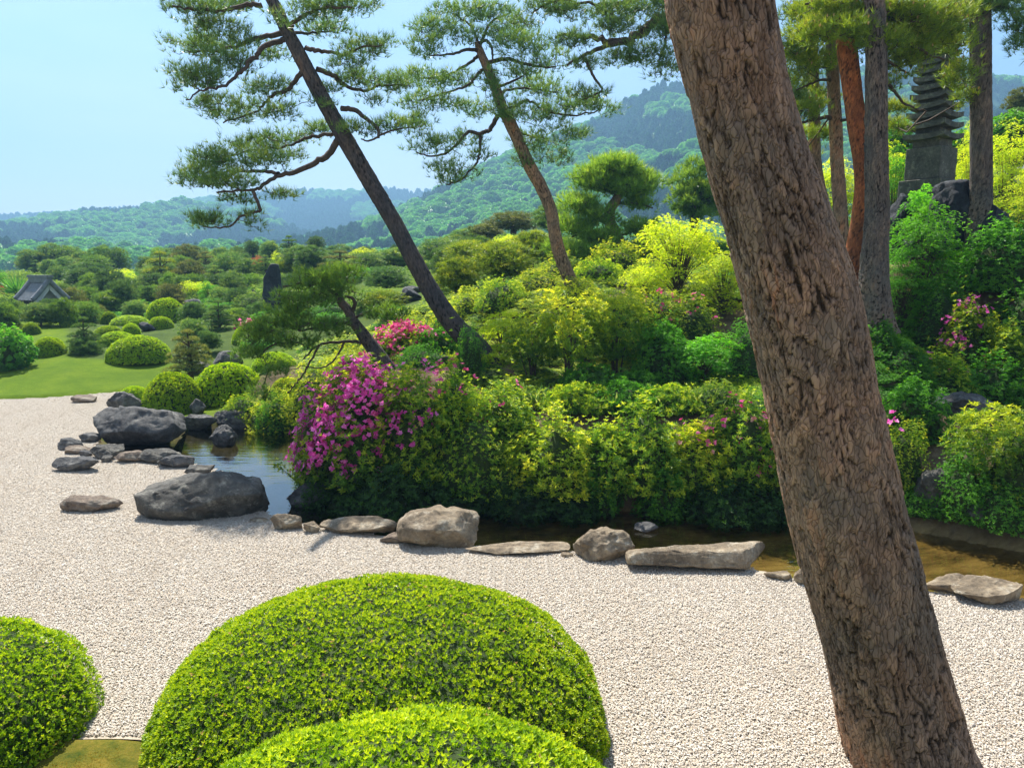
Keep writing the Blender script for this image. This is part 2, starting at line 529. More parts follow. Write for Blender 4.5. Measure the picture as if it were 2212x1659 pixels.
far_bank = [G(u, v, -0.1)[:2] for u, v in [(395, 935), (470, 927), (560, 922), (640, 922), (660, 960), (648, 1040), (680, 1078), (800, 1092),
            (1000, 1098), (1200, 1103), (1400, 1106), (1600, 1110), (1720, 1116), (1880, 1135), (2000, 1152), (2212, 1192), (2700, 1260), (3500, 1340)]]
pond_poly = closed_spline(np.array(list(reversed(far_bank)) + list(reversed(shore[:18]))), 420)

def sdist(x, y, poly):
    """signed distance, negative inside"""
    x, y = x.ravel(), y.ravel()
    d2 = np.full(x.shape, 1e18)
    inside = np.zeros(x.shape, bool)
    n = len(poly)
    for i in range(n):
        ax, ay = poly[i]
        bx, by = poly[(i + 1) % n]
        dx, dy = bx - ax, by - ay
        L = dx * dx + dy * dy + 1e-12
        t = np.clip(((x - ax) * dx + (y - ay) * dy) / L, 0, 1)
        d2 = np.minimum(d2, (x - ax - t * dx) ** 2 + (y - ay - t * dy) ** 2)
        if ay != by:
            c = (ay > y) != (by > y)
            inside ^= c & (x < dx * (y - ay) / (by - ay) + ax)
    d = np.sqrt(d2)
    return np.where(inside, -d, d)

ctrl = [P(*a) for a in [
    (1050, 792, 11.5), (1240, 640, 14), (1891, 708, 10.5), (2120, 535, 12.5), (1600, 850, 9.7), (1250, 840, 9.8), (830, 778, 11), (1000, 900, 9.9),
    (700, 900, 10.6), (560, 885, 12.6), (520, 900, 12.3), (370, 888, 13.5), (2212, 900, 9.6), (2050, 850, 10.0), (2212, 600, 13.0), (2010, 540, 14), (2500, 800, 11),
    (200, 771, 17), (0, 773, 17), (-200, 775, 17), (340, 775, 17), (100, 722, 21), (150, 705, 22.5), (240, 745, 19), (300, 700, 25), (60, 690, 24), (500, 705, 22), (400, 730, 20),
    (150, 645, 36), (20, 650, 34), (330, 655, 34), (650, 790, 14), (700, 640, 24), (600, 660, 27), (900, 583, 27), (900, 622, 22), (1080, 640, 17),
    (1200, 545, 25), (1500, 545, 20), (1350, 600, 16), (1450, 560, 18), (1800, 560, 15), (420, 600, 45), (700, 590, 42), (1000, 575, 38), (100, 610, 50)]]
ctrl += [np.array(p) for p in [(-40, 30, 1.2), (-60, 70, 1.6), (0, 80, 2.2), (30, 60, 2.8), (14, 12, 2.0), (30, 30, 3.0), (20, 10, 2.2), (60, 90, 3), (-30, 16, .6), (0, 140, 2), (90, 40, 3), (-90, 60, 2)]]
ctrl = np.array(ctrl)

def land_h(x, y):
    w, h = 0, 0
    for cx, cy, cz in ctrl:
        s = 0.25 + 0.03 * cy
        k = 1.0 / ((x - cx) ** 2 + (y - cy) ** 2 + s * s) ** 2.0
        w = w + k
        h = h + k * cz
    return h / w

def terrain(x, y, full=False):
    x, y = np.asarray(x, float), np.asarray(y, float)
    sh = x.shape
    sg = sdist(x, y, gravel_poly).reshape(sh)
    sp = sdist(x, y, pond_poly).reshape(sh)
    h = land_h(x, y)
    left = sstep(-x, 4.5, 7.0) * sstep(y, 6, 9)
    ramp_w = 0.8 + 2.3 * left + 0.7 * sstep(x, 3.2, 5.0)
    d = np.minimum(np.maximum(sg, 0), np.maximum(sp, 0))
    near = (y < 6.0) & (sg > 0) & (sp > 0)
    z = -0.10 + 0.13 * sstep(d, 0, 0.10) + (h - 0.03) * (1 - np.exp(-(d / ramp_w) ** 1.3))
    strip = (sg > 0) & (sp > 0) & (sg + sp < np.where((x < -2.2) & (y > 8.6), 1.9, 0.9)) & (y < 11.6)
    z = np.where(strip, -0.13, z)
    z = np.where(near, -0.10 + 0.13 * sstep(d, 0, 0.06), z)
    pz = np.stack([x.ravel() * 1.3, y.ravel() * 1.3, np.zeros(x.size)], 1)
    nz = fbm(pz, 3, 5).reshape(sh)
    z = z + nz * 0.05 * sstep(d, 0.1, 1.0) * (1 - left)
    z = np.where(sp < 0, -0.13 - 0.22 * sstep(-sp, 0, 0.8) + nz * 0.03, z)
    z = np.where(sg < 0, -0.06, z)
    z = np.where((y < -0.5), 0.0, z)
    if full:
        return z, sg, sp, left, near
    return z

def tz(x, y):
    return float(terrain(np.array([x]), np.array([y]))[0])

def axis(segs):
    out = []
    for a, b, n in segs:
        out.append(np.linspace(a, b, n, endpoint=False))
    return np.concatenate(out + [[segs[-1][1]]])

xs = axis([(-1380, -200, 12), (-200, -40, 12), (-40, -18, 30), (-18, -10, 50), (-10, 9, 170), (9, 16, 35), (16, 40, 30), (40, 200, 12), (200, 1380, 12)])
ys = axis([(-28, -1, 8), (-1, 3.2, 14), (3.2, 5, 40), (5, 15, 100), (15, 30, 70), (30, 60, 50), (60, 200, 25), (200, 970, 14)])
X, Y = np.meshgrid(xs, ys)
Z, SG, SP, LEFT, NEAR = terrain(X, Y, True)
mo, nt, out = newmat('garden_ground')
soil = ramp(nt, noise_fac(nt, 2.2, 8, 0.7), [(0.32, (0.05, 0.036, 0.022)), (0.5, (0.14, 0.10, 0.06)), (0.68, (0.27, 0.20, 0.125))])
grass = ramp(nt, noise_fac(nt, 1.1, 9, 0.75), [(0.3, (0.060, 0.125, 0.006)), (0.5, (0.095, 0.165, 0.008)), (0.7, (0.14, 0.21, 0.012))])
gfine = ramp(nt, noise_fac(nt, 30, 4, 0.8), [(0.3, (0.72, 0.75, 0.6)), (0.7, (1.25, 1.2, 1.1))])
grass = mixc(nt, 0.8, grass, gfine, 'MULTIPLY')
grass = mixc(nt, 0.9, grass, ramp(nt, noise_fac(nt, 0.45, 5, 0.6), [(0.35, (0.84, 0.86, 0.8)), (0.65, (1.18, 1.12, 1.0))]), 'MULTIPLY')
moss = ramp(nt, noise_fac(nt, 9, 8, 0.75), [(0.3, (0.05, 0.08, 0.010)), (0.5, (0.15, 0.14, 0.018)), (0.72, (0.28, 0.20, 0.035))])
bed = ramp(nt, noise_fac(nt, 3.0, 8, 0.75, stretch=(0.7, 2.2, 1)), [(0.34, (0.06, 0.045, 0.018)), (0.5, (0.24, 0.17, 0.065)), (0.68, (0.42, 0.31, 0.13))])
cover = ramp(nt, noise_fac(nt, 1.3, 9, 0.8), [(0.3, (0.03, 0.06, 0.012)), (0.55, (0.07, 0.11, 0.02)), (0.75, (0.15, 0.19, 0.03))])
soil = mixc(nt, attr(nt, 'cover'), soil, cover)
c = mixc(nt, attr(nt, 'lawn'), soil, grass)
c = mixc(nt, attr(nt, 'moss'), c, moss)
mud = ramp(nt, noise_fac(nt, 2.0, 6, 0.7), [(0.35, (0.02, 0.022, 0.010)), (0.65, (0.07, 0.06, 0.025))])
bed = mixc(nt, attr(nt, 'mud'), bed, mud)
c = mixc(nt, attr(nt, 'bed'), c, bed)
p = N(nt, "ShaderNodeBsdfPrincipled")
p.inputs['Roughness'].default_value = 0.95
p.inputs['Specular IOR Level'].default_value = 0.1
nt.links.new(c, p.inputs['Base Color'])
b = N(nt, "ShaderNodeBump")
b.inputs['Strength'].default_value = 0.9
b.inputs['Distance'].default_value = 0.02
nt.links.new(noise_fac(nt, 45, 6, 0.8), b.inputs['Height'])
nt.links.new(b.outputs[0], p.inputs['Normal'])
nt.links.new(p.outputs[0], out.inputs[0])
M['ground'] = mo
g = Geo()
g.add(np.stack([X, Y, Z], -1).reshape(-1, 3), grid_faces(len(xs), len(ys)), smooth=True)
me = g.mesh('ground', M['ground'])
RAT = X / np.maximum(Y, 1)
lawnmask = np.maximum(sstep(-X, 4.6, 5.6) * sstep(Y, 11, 12) * ((Y < 18.2) | ((Y < 25) & (RAT < -.60) & (RAT > -.70))), np.exp(-(((X + 3.2) / 2.2) ** 2 + ((Y - 24.5) / 4.5) ** 2) ** 2))
lawnmask = np.maximum(lawnmask, 0.75 * (Y > 60))
vattr(me, 'lawn', (lawnmask * (SG > 0) * (SP > 0)).ravel())
vattr(me, 'mud', np.clip(sstep(-X, 0.2, 1.6) + sstep(Y, 8.9, 9.5) * (X < 1), 0, 1).ravel())
vattr(me, 'cover', (sstep(Y, 13, 17)).ravel())
vattr(me, 'moss', (NEAR & (Y > -1)).astype(float).ravel())
vattr(me, 'bed', (sstep(-SP, -0.1, 0.05) * (SG > -0.2)).ravel())
obj('ground', me, kind='structure', label='soil, lawn and moss ground of the garden')

# ------------------------------------------------------------------ gravel
mo, nt, out = newmat('white_gravel')
oi = attr(nt, 'tint')
f = noise_fac(nt, 90, 3, 0.6)
c = ramp(nt, oi, [(0.0, (0.42, 0.33, 0.25)), (0.08, (0.54, 0.47, 0.38)), (0.55, (0.61, 0.56, 0.485)), (0.9, (0.68, 0.635, 0.565)), (1.0, (0.48, 0.44, 0.40))])
wide = ramp(nt, noise_fac(nt, 0.35, 4, 0.6), [(0.3, (0.90, 0.87, 0.84)), (0.7, (1.0, 1.0, 1.0))])
c = mixc(nt, 1.0, c, wide, 'MULTIPLY')
p = N(nt, "ShaderNodeBsdfPrincipled")
p.inputs['Roughness'].default_value = 0.7
p.inputs['Specular IOR Level'].default_value = 0.3
nt.links.new(c, p.inputs['Base Color'])
nt.links.new(p.outputs[0], out.inputs[0])
M['pebble'] = mo
M['gravel_bed'] = plainmat('gravel_bed_stones', [(0.35, (0.36, 0.30, 0.22)), (0.6, (0.55, 0.47, 0.37))], 60, bump=1.0, bscale=80, bdist=0.01)
import bmesh
bm = bmesh.new()
vs = [bm.verts.new((x, y, -0.007)) for x, y in gravel_poly]
bm.faces.new(vs)
bmesh.ops.triangulate(bm, faces=bm.faces[:])
me = bpy.data.meshes.new('gravel')
bm.to_mesh(me)
bm.free()
if me.polygons[0].normal.z < 0:
    me.flip_normals()
me.materials.append(M['gravel_bed'])
obj('gravel', me, kind='structure', label='raked white gravel bed of the dry garden')

def scatter(name, pts, rots, scl, proto, kind, label):
    me = bpy.data.meshes.new(name)
    me.vertices.add(len(pts))
    me.vertices.foreach_set("co", np.asarray(pts, np.float32).ravel())
    a = me.attributes.new('rot', 'FLOAT_VECTOR', 'POINT')
    a.data.foreach_set("vector", np.asarray(rots, np.float32).ravel())
    a = me.attributes.new('scl', 'FLOAT_VECTOR', 'POINT')
    a.data.foreach_set("vector", np.asarray(scl, np.float32).ravel())
    me.update()
    o = obj(name, me, kind=kind, label=label)
    ng = bpy.data.node_groups.new(name + '_scatter', 'GeometryNodeTree')
    ng.interface.new_socket('Geometry', in_out='INPUT', socket_type='NodeSocketGeometry')
    ng.interface.new_socket('Geometry', in_out='OUTPUT', socket_type='NodeSocketGeometry')
    gi, go = ng.nodes.new('NodeGroupInput'), ng.nodes.new('NodeGroupOutput')
    mp = ng.nodes.new('GeometryNodeMeshToPoints')
    ip = ng.nodes.new('GeometryNodeInstanceOnPoints')
    obi = ng.nodes.new('GeometryNodeObjectInfo')
    obi.inputs['Object'].default_value = proto
    ar = ng.nodes.new('GeometryNodeInputNamedAttribute')
    ar.data_type = 'FLOAT_VECTOR'
    ar.inputs['Name'].default_value = 'rot'
    asx = ng.nodes.new('GeometryNodeInputNamedAttribute')
    asx.data_type = 'FLOAT_VECTOR'
    asx.inputs['Name'].default_value = 'scl'
    er = ng.nodes.new('FunctionNodeEulerToRotation')
    L = ng.links.new
    L(gi.outputs[0], mp.inputs[0])
    L(mp.outputs[0], ip.inputs['Points'])
    L(obi.outputs['Geometry'], ip.inputs['Instance'])
    L(ar.outputs['Attribute'], er.inputs[0])
    L(er.outputs[0], ip.inputs['Rotation'])
    L(asx.outputs['Attribute'], ip.inputs['Scale'])
    L(ip.outputs[0], go.inputs[0])
    md = o.modifiers.new('scatter', 'NODES')
    md.node_group = ng
    return o

def hidden_proto(name, me):           # data source for the stuff scatters, never linked to the scene
    return bpy.data.objects.new(name, me)

def pebble_patch(n, size, seed):
    r = np.random.default_rng(seed)
    base = np.array([(1, 0, 0), (-1, 0, 0), (0, 1, 0), (0, -1, 0), (0, 0, 1), (0, 0, -1),
                     (.62, .62, .45), (-.62, .62, .45), (.62, -.62, .45), (-.62, -.62, .45)], float)
    tri = np.array([(0, 6, 4), (6, 2, 4), (2, 7, 4), (7, 1, 4), (1, 9, 4), (9, 3, 4), (3, 8, 4), (8, 0, 4),
                    (0, 2, 6), (2, 1, 7), (1, 3, 9), (3, 0, 8)])
    rad = r.lognormal(0, 0.28, n) * 0.0042
    sx = rad[:, None] * np.stack([r.uniform(.9, 1.75, n), r.uniform(.8, 1.1, n), r.uniform(.36, .6, n)], 1)
    v = base[None] * sx[:, None, :] + r.normal(0, 0.0009, (n, 10, 3))
    tl = r.normal(0, 0.35, n)
    ct, st = np.cos(tl)[:, None], np.sin(tl)[:, None]
    v = np.stack([v[..., 0] * ct - v[..., 2] * st, v[..., 1], v[..., 0] * st + v[..., 2] * ct], -1)
    a = r.uniform(0, 2 * math.pi, n)
    ca, sa = np.cos(a)[:, None], np.sin(a)[:, None]
    x, y = v[..., 0] * ca - v[..., 1] * sa, v[..., 0] * sa + v[..., 1] * ca
    pos = np.stack([r.uniform(-.5, .5, n) * size, r.uniform(-.5, .5, n) * size, r.uniform(-0.005, 0.005, n)], 1)
    v = np.stack([x, y, v[..., 2]], -1) + pos[:, None]
    gg = Geo()
    k = np.arange(n)[:, None, None] * 10
    gg.add(v.reshape(-1, 3), None, (k + tri[None]).reshape(-1, 3), tint=np.repeat(r.random(n), 12), smooth=True)
    return gg.mesh('pebble_patch', M['pebble'])

for q, (nn, size, y0, y1, nm) in enumerate([(15500, 1.0, 3.0, 22, 'a')]):
    pr = hidden_proto('pebble_patch', pebble_patch(nn, size, 5))
    step = 1.0
    gx, gy = np.meshgrid(np.arange(-19.5, 12.5, step), np.arange(3.2, 17, step))
    pts = np.stack([gx.ravel(), gy.ravel(), np.full(gx.size, 0.001)], 1)
    # keep patches inside the frame and within the bed; patches crossing its edge are cut into smaller ones
    vis = (np.abs(pts[:, 0]) < 0.9 * pts[:, 1] + 2.2)
    pts = pts[vis]
    full_p, small_p = [], []
    sd = sdist(pts[:, 0], pts[:, 1], gravel_poly)
    full_p = pts[sd < -0.72]
    edge = pts[(sd >= -0.72) & (sd < 0.72)]
    offs = (np.arange(8) + 0.5) / 8 - 0.5
    ox, oy = np.meshgrid(offs, offs)
    sm = (edge[:, None, :] + np.stack([ox.ravel(), oy.ravel(), np.zeros(64)], 1)[None]).reshape(-1, 3)
    sds = sdist(sm[:, 0], sm[:, 1], gravel_poly)
    sm = sm[sds < -0.02]
    rt = np.zeros((len(full_p), 3)); rt[:, 2] = rng.integers(0, 4, len(full_p)) * math.pi / 2
    scatter('gravel_stones', full_p, rt, np.ones((len(full_p), 3)), pr, 'stuff', 'loose white and beige gravel stones covering the bed')
    pr2 = hidden_proto('pebble_small_patch', pebble_patch(270, 0.132, 6))
    rt = np.zeros((len(sm), 3)); rt[:, 2] = rng.integers(0, 4, len(sm)) * math.pi / 2
    scatter('gravel_edge_stones', sm, rt, np.ones((len(sm), 3)), pr2, 'stuff', 'loose gravel stones along the rim of the bed')

# moss tufts at the front
gg = Geo()
c0 = np.stack([rng.uniform(-.25, .25, 1500), rng.uniform(-.25, .25, 1500), np.zeros(1500)], 1)
tufts(gg, c0, np.tile([0, 0, 1.], (1500, 1)), 5, 0.014, 0.004, 0.6, rng.random(1500))
M['moss'] = leafmat('moss_tip', (0.10, 0.12, 0.012), (0.24, 0.19, 0.02), (0.40, 0.28, 0.05), 0.3, 1.2)
pm = hidden_proto('moss_patch', gg.mesh('moss_patch', M['moss']))
mx, my = np.meshgrid(np.arange(-4.5, 3.2, 0.45), np.arange(2.9, 4.6, 0.45))
mp_ = np.stack([mx.ravel(), my.ravel(), np.zeros(mx.size)], 1)
ms = sdist(mp_[:, 0], mp_[:, 1], gravel_poly)
mp_ = mp_[ms > 0.2]
mp_[:, 2] = terrain(mp_[:, 0], mp_[:, 1]) - 0.002
rt = np.zeros((len(mp_), 3)); rt[:, 2] = rng.uniform(0, 6.28, len(mp_))
scatter('moss_tufts', mp_, rt, np.ones((len(mp_), 3)), pm, 'stuff', 'short golden moss growing between the clipped domes')

# ------------------------------------------------------------------ pond water
mo, nt, out = newmat('pond_water')
fr = N(nt, "ShaderNodeFresnel"); fr.inputs['IOR'].default_value = 1.33
gl = N(nt, "ShaderNodeBsdfGlossy"); gl.inputs['Roughness'].default_value = 0.015
tr = N(nt, "ShaderNodeBsdfTransparent"); tr.inputs[0].default_value = (0.80, 0.76, 0.58, 1)
b = N(nt, "ShaderNodeBump"); b.inputs['Strength'].default_value = 0.35; b.inputs['Distance'].default_value = 0.012
nt.links.new(noise_fac(nt, 5.0, 3, 0.5, stretch=(0.45, 2.4, 1)), b.inputs['Height'])
nt.links.new(b.outputs[0], gl.inputs['Normal'])
mx = N(nt, "ShaderNodeMixShader")
fm = N(nt, "ShaderNodeMath", operation='MULTIPLY'); fm.inputs[1].default_value = 1.9; fm.use_clamp = True
nt.links.new(fr.outputs[0], fm.inputs[0])
nt.links.new(fm.outputs[0], mx.inputs[0])
nt.links.new(tr.outputs[0], mx.inputs[1])
nt.links.new(gl.outputs[0], mx.inputs[2])
nt.links.new(mx.outputs[0], out.inputs[0])
M['water'] = mo
bm = bmesh.new()
# swell the outline a little so the water runs under the stones
pw = []
ar_ = 0.5 * np.sum(pond_poly[:, 0] * np.roll(pond_poly[:, 1], -1) - np.roll(pond_poly[:, 0], -1) * pond_poly[:, 1])
side = 1.0 if ar_ > 0 else -1.0
nP = len(pond_poly)
for i in range(nP):
    a, c_ = pond_poly[(i - 1) % nP], pond_poly[(i + 1) % nP]
    t_ = c_ - a
    nn = np.array([t_[1], -t_[0]]) / (np.linalg.norm(t_) + 1e-9)
    pw.append(pond_poly[i] + nn * side * 0.8)
vs = [bm.verts.new((x, y, -0.10)) for x, y in pw]
bm.faces.new(vs)
bmesh.ops.triangulate(bm, faces=bm.faces[:])
me = bpy.data.meshes.new('pond')
bm.to_mesh(me); bm.free()
if me.polygons[0].normal.z < 0:
    me.flip_normals()
me.materials.append(M['water'])
obj('pond_water', me, kind='structure', label='shallow brown pond curving round the planted mound')

# ------------------------------------------------------------------ hills, their forests and the air
M['hill'] = plainmat('wooded_slope', [(0.35, (0.02, 0.055, 0.02)), (0.65, (0.05, 0.13, 0.03))], 0.03, bump=0.0)
forest_pts = {'broad': [], 'broad2': [], 'conifer': []}

def hill(name, D, crest, seed, label, tree_r=4.2, foot=0.62, conifer=0.4, top_y=1.15, spur=0.13):
    cr = np.array(crest, float)
    xx = [P(u, v, D) for u, v in cr]
    cx, cz = np.array([p[0] for p in xx]), np.array([p[2] for p in xx]) - tree_r * 0.9
    x0, x1 = cx.min(), cx.max()
    nx, ny = 150, 46
    gx = np.linspace(x0, x1, nx)
    gy = np.linspace(D * foot, D * top_y, ny)
    Xh, Yh = np.meshgrid(gx, gy)
    def hz(x, y):
        s = (y - D * foot) / (D * (1 - foot))
        up = np.clip(s, 0, 1) ** 0.95
        dn = np.clip((y - D) / (D * (top_y - 1)), 0, 1)
        hc = np.interp(x, cx, cz)
        q = np.stack([x.ravel() / (D * 0.13), y.ravel() / (D * 0.2), np.zeros(x.size)], 1)
        rn = fbm(q, 4, seed).reshape(x.shape)
        bump = rn * spur * hc * 4 * np.clip(s * (1.0 - s), 0, 1)
        return np.maximum(hc * up * (1 - 0.5 * dn) + bump, -0.5) + 0.5
    Zh = hz(Xh, Yh)
    gg = Geo()
    gg.add(np.stack([Xh, Yh, Zh], -1).reshape(-1, 3), grid_faces(nx, ny), smooth=True)
    obj(name, gg.mesh(name, M['hill']), kind='structure', label=label)
    area = (x1 - x0) * D * (1.02 - foot)
    tree_r *= 0.74
    n = int(area / (tree_r ** 2 * 1.5))
    tx, ty = rng.uniform(x0, x1, n), rng.uniform(D * foot, D * 1.015, n)
    # only the part a camera near ours can see
    u = 1106 + tx / ty / KP
    keep = (u > -260) & (u < 2450)
    tx, ty = tx[keep], ty[keep]
    tzv = hz(tx, ty)
    ff = fbm(np.stack([tx / (D * 0.075), ty / (D * 0.11), np.zeros(len(tx))], 1), 3, seed + 3)
    con = ff > (0.22 - 0.55 * conifer) 
    r = tree_r * rng.uniform(0.65, 1.3, len(tx))
    for k, msk in (('conifer', con), ('broad', ~con & (rng.random(len(tx)) < 0.5))):
        forest_pts[k].append(np.stack([tx, ty, tzv, r], 1)[msk])
        if k == 'broad':
            forest_pts['broad2'].append(np.stack([tx, ty, tzv, r], 1)[~con & ~msk])

hill('far_hills', 900, [(-500, 480), (-100, 470), (150, 460), (392, 440), (480, 424), (560, 418), (650, 411), (760, 413), (850, 409), (930, 413), (1000, 400), (1200, 410), (1600, 420), (2400, 400)], 21,
     'farthest blue wooded ridge low on the horizon', 5.0, 0.66, 0.6, 1.06)
hill('left_hills', 560, [(-500, 500), (-200, 500), (0, 489), (47, 495), (119, 484), (135, 472), (213, 455), (266, 462), (316, 447), (357, 450), (392, 431), (470, 445), (560, 470), (640, 495), (760, 525), (900, 560), (1000, 578)], 22,
     'hazy blue-green wooded ridge at the left behind the tiled roof', 4.6, 0.6, 0.5)
hill('right_hill', 480, [(640, 575), (700, 545), (760, 515), (840, 468), (900, 440), (949, 417), (984, 396), (1028, 367), (1100, 338), (1180, 308), (1247, 275), (1297, 256), (1335, 232), (1382, 204), (1419, 185), (1476, 178), (1600, 172), (1800, 150), (2000, 150), (2140, 170), (2212, 180), (2500, 230), (2800, 260)], 23,
     'high wooded mountain rising to the right behind the leaning pines', 4.4, 0.5, 0.42, spur=0.2)
hill('near_spur', 300, [(640, 578), (700, 556), (800, 535), (900, 502), (980, 486), (1075, 448), (1156, 432), (1260, 412), (1370, 370), (1432, 334), (1500, 306), (1700, 262), (1900, 250), (2140, 235), (2212, 232), (2700, 250)], 24,
     'lighter green wooded spur below the mountain on the right', 3.6, 0.62, 0.12)
hill('low_spur', 250, [(-500, 510), (-200, 520), (0, 525), (60, 531), (94, 536), (188, 531), (219, 527), (282, 541), (320, 556), (400, 548), (480, 532), (560, 535), (640, 541), (720, 545), (800, 560), (900, 575)], 25,
     'low green wooded foothill behind the garden at the left', 3.4, 0.7, 0.15)

def forest_tree(seed, conifer):
    gg = Geo()
    n = 330
    d = rdirs(n)
    d[:, 2] = np.abs(d[:, 2]) * 1.0 - 0.15
    if conifer:
        h = rng.random(n) ** 0.7
        a = rng.random(n) * 6.283
        rr = (1 - h) * 0.62 * rng.uniform(0.8, 1.05, n) + 0.03
        p = np.stack([np.cos(a) * rr, np.sin(a) * rr, h * 1.55 - 0.2], 1)
        ax = nrm(np.stack([np.cos(a), np.sin(a), np.full(n, 0.5)], 1))
        rosettes(gg, p, ax, 3, 0.36, 0.17, 1.0, rng.random(n))
        tube(gg, [(0, 0, -1), (0, 0, 1.1)], [0.12, 0.03], 5, mat=1)
    else:
        lump = 1 + 0.22 * fbm(d * 1.9 + seed, 2, seed)
        p = d * lump[:, None] * np.array([1, 1, 0.85]) * rng.uniform(0.86, 1.0, n)[:, None] + np.array([0, 0, 0.75])
        rosettes(gg, p, d + np.array([0, 0, 0.4]), 3, 0.30, 0.24, 1.1, 0.5 + 0.4 * fbm(d * 3 + seed, 2, 4))
        tube(gg, [(0, 0, -1.2), (0, 0, 0.7)], [0.14, 0.09], 5, mat=1)
    return gg.mesh('forest_tree', [M['conifer'] if conifer else M['forest'], M['twig']])

for k, con, nm, lb in (('broad', False, 'broadleaf_forest', 'light green broadleaf woods covering the hills'), ('broad2', False, 'mixed_forest', 'rounded green tree crowns among the broadleaf woods on the hills'),
                       ('conifer', True, 'cedar_forest', 'dark cedar plantations in patches over the hills')):
    pt = np.concatenate(forest_pts[k])
    pr = hidden_proto('forest_tree', forest_tree(3 if k == 'broad' else 8, con))
    rt = np.zeros((len(pt), 3)); rt[:, 2] = rng.uniform(0, 6.28, len(pt))
    s3 = pt[:, 3:4] * np.stack([rng.uniform(.9, 1.15, len(pt)), rng.uniform(.9, 1.15, len(pt)), rng.uniform(.8, 1.2, len(pt))], 1)
    scatter(nm, pt[:, :3], rt, s3, pr, 'stuff', lb)

gg = Geo()
bx = [(-1390, -30, -1.6), (1390, -30, -1.6), (1390, 975, -1.6), (-1390, 975, -1.6), (-1390, -30, 300), (1390, -30, 300), (1390, 975, 300), (-1390, 975, 300)]
gg.add(bx, [(0, 3, 2, 1), (4, 5, 6, 7), (0, 1, 5, 4), (1, 2, 6, 5), (2, 3, 7, 6), (3, 0, 4, 7)])
mo, nt, out = newmat('haze_air')
vol = N(nt, "ShaderNodeVolumePrincipled")
vol.inputs['Color'].default_value = (0.33, 0.63, 1.0, 1)
vol.inputs['Density'].default_value = 0.00105
vol.inputs['Anisotropy'].default_value = 0.2
nt.links.new(vol.outputs[0], out.inputs['Volume'])
obj('haze', gg.mesh('haze', mo), kind='stuff', label='pale blue air between the garden and the hills')

# ------------------------------------------------------------------ ground lookup
def gz(x, y):
    i = int(np.clip(np.searchsorted(xs, x) - 1, 0, len(xs) - 2)); j = int(np.clip(np.searchsorted(ys, y) - 1, 0, len(ys) - 2))
    a = np.clip((x - xs[i]) / (xs[i + 1] - xs[i]), 0, 1); b_ = np.clip((y - ys[j]) / (ys[j + 1] - ys[j]), 0, 1)
    return float((Z[j, i] * (1 - a) + Z[j, i + 1] * a) * (1 - b_) + (Z[j + 1, i] * (1 - a) + Z[j + 1, i + 1] * a) * b_)

def hit(u, v, y0=3.0, y1=70.0):
    r = ray(u, v)
    y = y0
    while y < y1:
        t = y / r[1]
        if EYE + r[2] * t <= gz(r[0] * t, y):
            return np.array([r[0] * t, y, gz(r[0] * t, y)])
        y += 0.04
    t = y1 / r[1]
    return np.array([r[0] * t, y1, gz(r[0] * t, y1)])


# ------------------------------------------------------------------ rocks
bm = bmesh.new()
bmesh.ops.create_icosphere(bm, subdivisions=5, radius=1.0)
ICO_V = np.array([v.co[:] for v in bm.verts])
ICO_F = np.array([[v.index for v in f.verts] for f in bm.faces])
bm.free()
bm = bmesh.new()
bmesh.ops.create_icosphere(bm, subdivisions=4, radius=1.0)
ICO4_V = np.array([v.co[:] for v in bm.verts])
ICO4_F = np.array([[v.index for v in f.verts] for f in bm.faces])
bm.free()

def rock_mesh(rx, ry, rz, style, seed, mat, small=False):
    d0, F = (ICO4_V, ICO4_F) if small else (ICO_V, ICO_F)
    r = np.random.default_rng(seed)
    pw = {'boulder': 2.7, 'round': 2.4, 'slab': 4.5, 'block': 4.0, 'layered': 3.2, 'peak': 1.7}[style]
    rad = 1.0 / (np.abs(d0) ** pw).sum(1) ** (1 / pw)
    v = d0 * rad[:, None]
    # chisel flat facets
    ncut = {'boulder': 14, 'round': 15, 'slab': 16, 'block': 18, 'layered': 14, 'peak': 16}[style]
    for _ in range(ncut):
        n = nrm(r.normal(size=3) * np.array([1, 1, 0.7]))
        off = r.uniform(0.60, 0.90) if style != 'boulder' else r.uniform(.72, .94)
        dd = v @ n - off
        v = v - np.where(dd > 0, dd * 0.95, 0)[:, None] * n
    if style == 'peak':
        v[:, :2] *= (1 - 0.35 * np.clip(v[:, 2:3], 0, 1))
    sc3 = np.array([rx, ry, rz])
    w = v * sc3
    big = min(rx, rz * 1.5)
    q = w / big
    rid = 1 - np.abs(fbm(q * 2.2 + seed, 4, seed + 9)) * 3
    disp = 0.12 * fbm(q * 1.5 + seed, 4, seed) - 0.045 * np.clip(rid, 0, 1) ** 3 + 0.10 * fbm(q * 5.0, 4, seed + 5, gain=.6) * np.clip(.6 + fbm(q * 1.3, 2, seed + 6) * 2, .2, 1.4)
    if style == 'layered':
        tilt = q[:, 2] * 7 + q[:, 0] * 1.6 + 0.8 * fbm(q * 2, 2, seed + 2)
        disp += 0.07 * np.abs(np.sin(tilt)) * np.sign(np.sin(tilt * 0.5))
    w = w + nrm(w / sc3 ** 2) * (disp * big)[:, None]
    gg = Geo()
    gg.add(w, None, F, smooth=True)
    return gg.mesh('rock', M[mat])

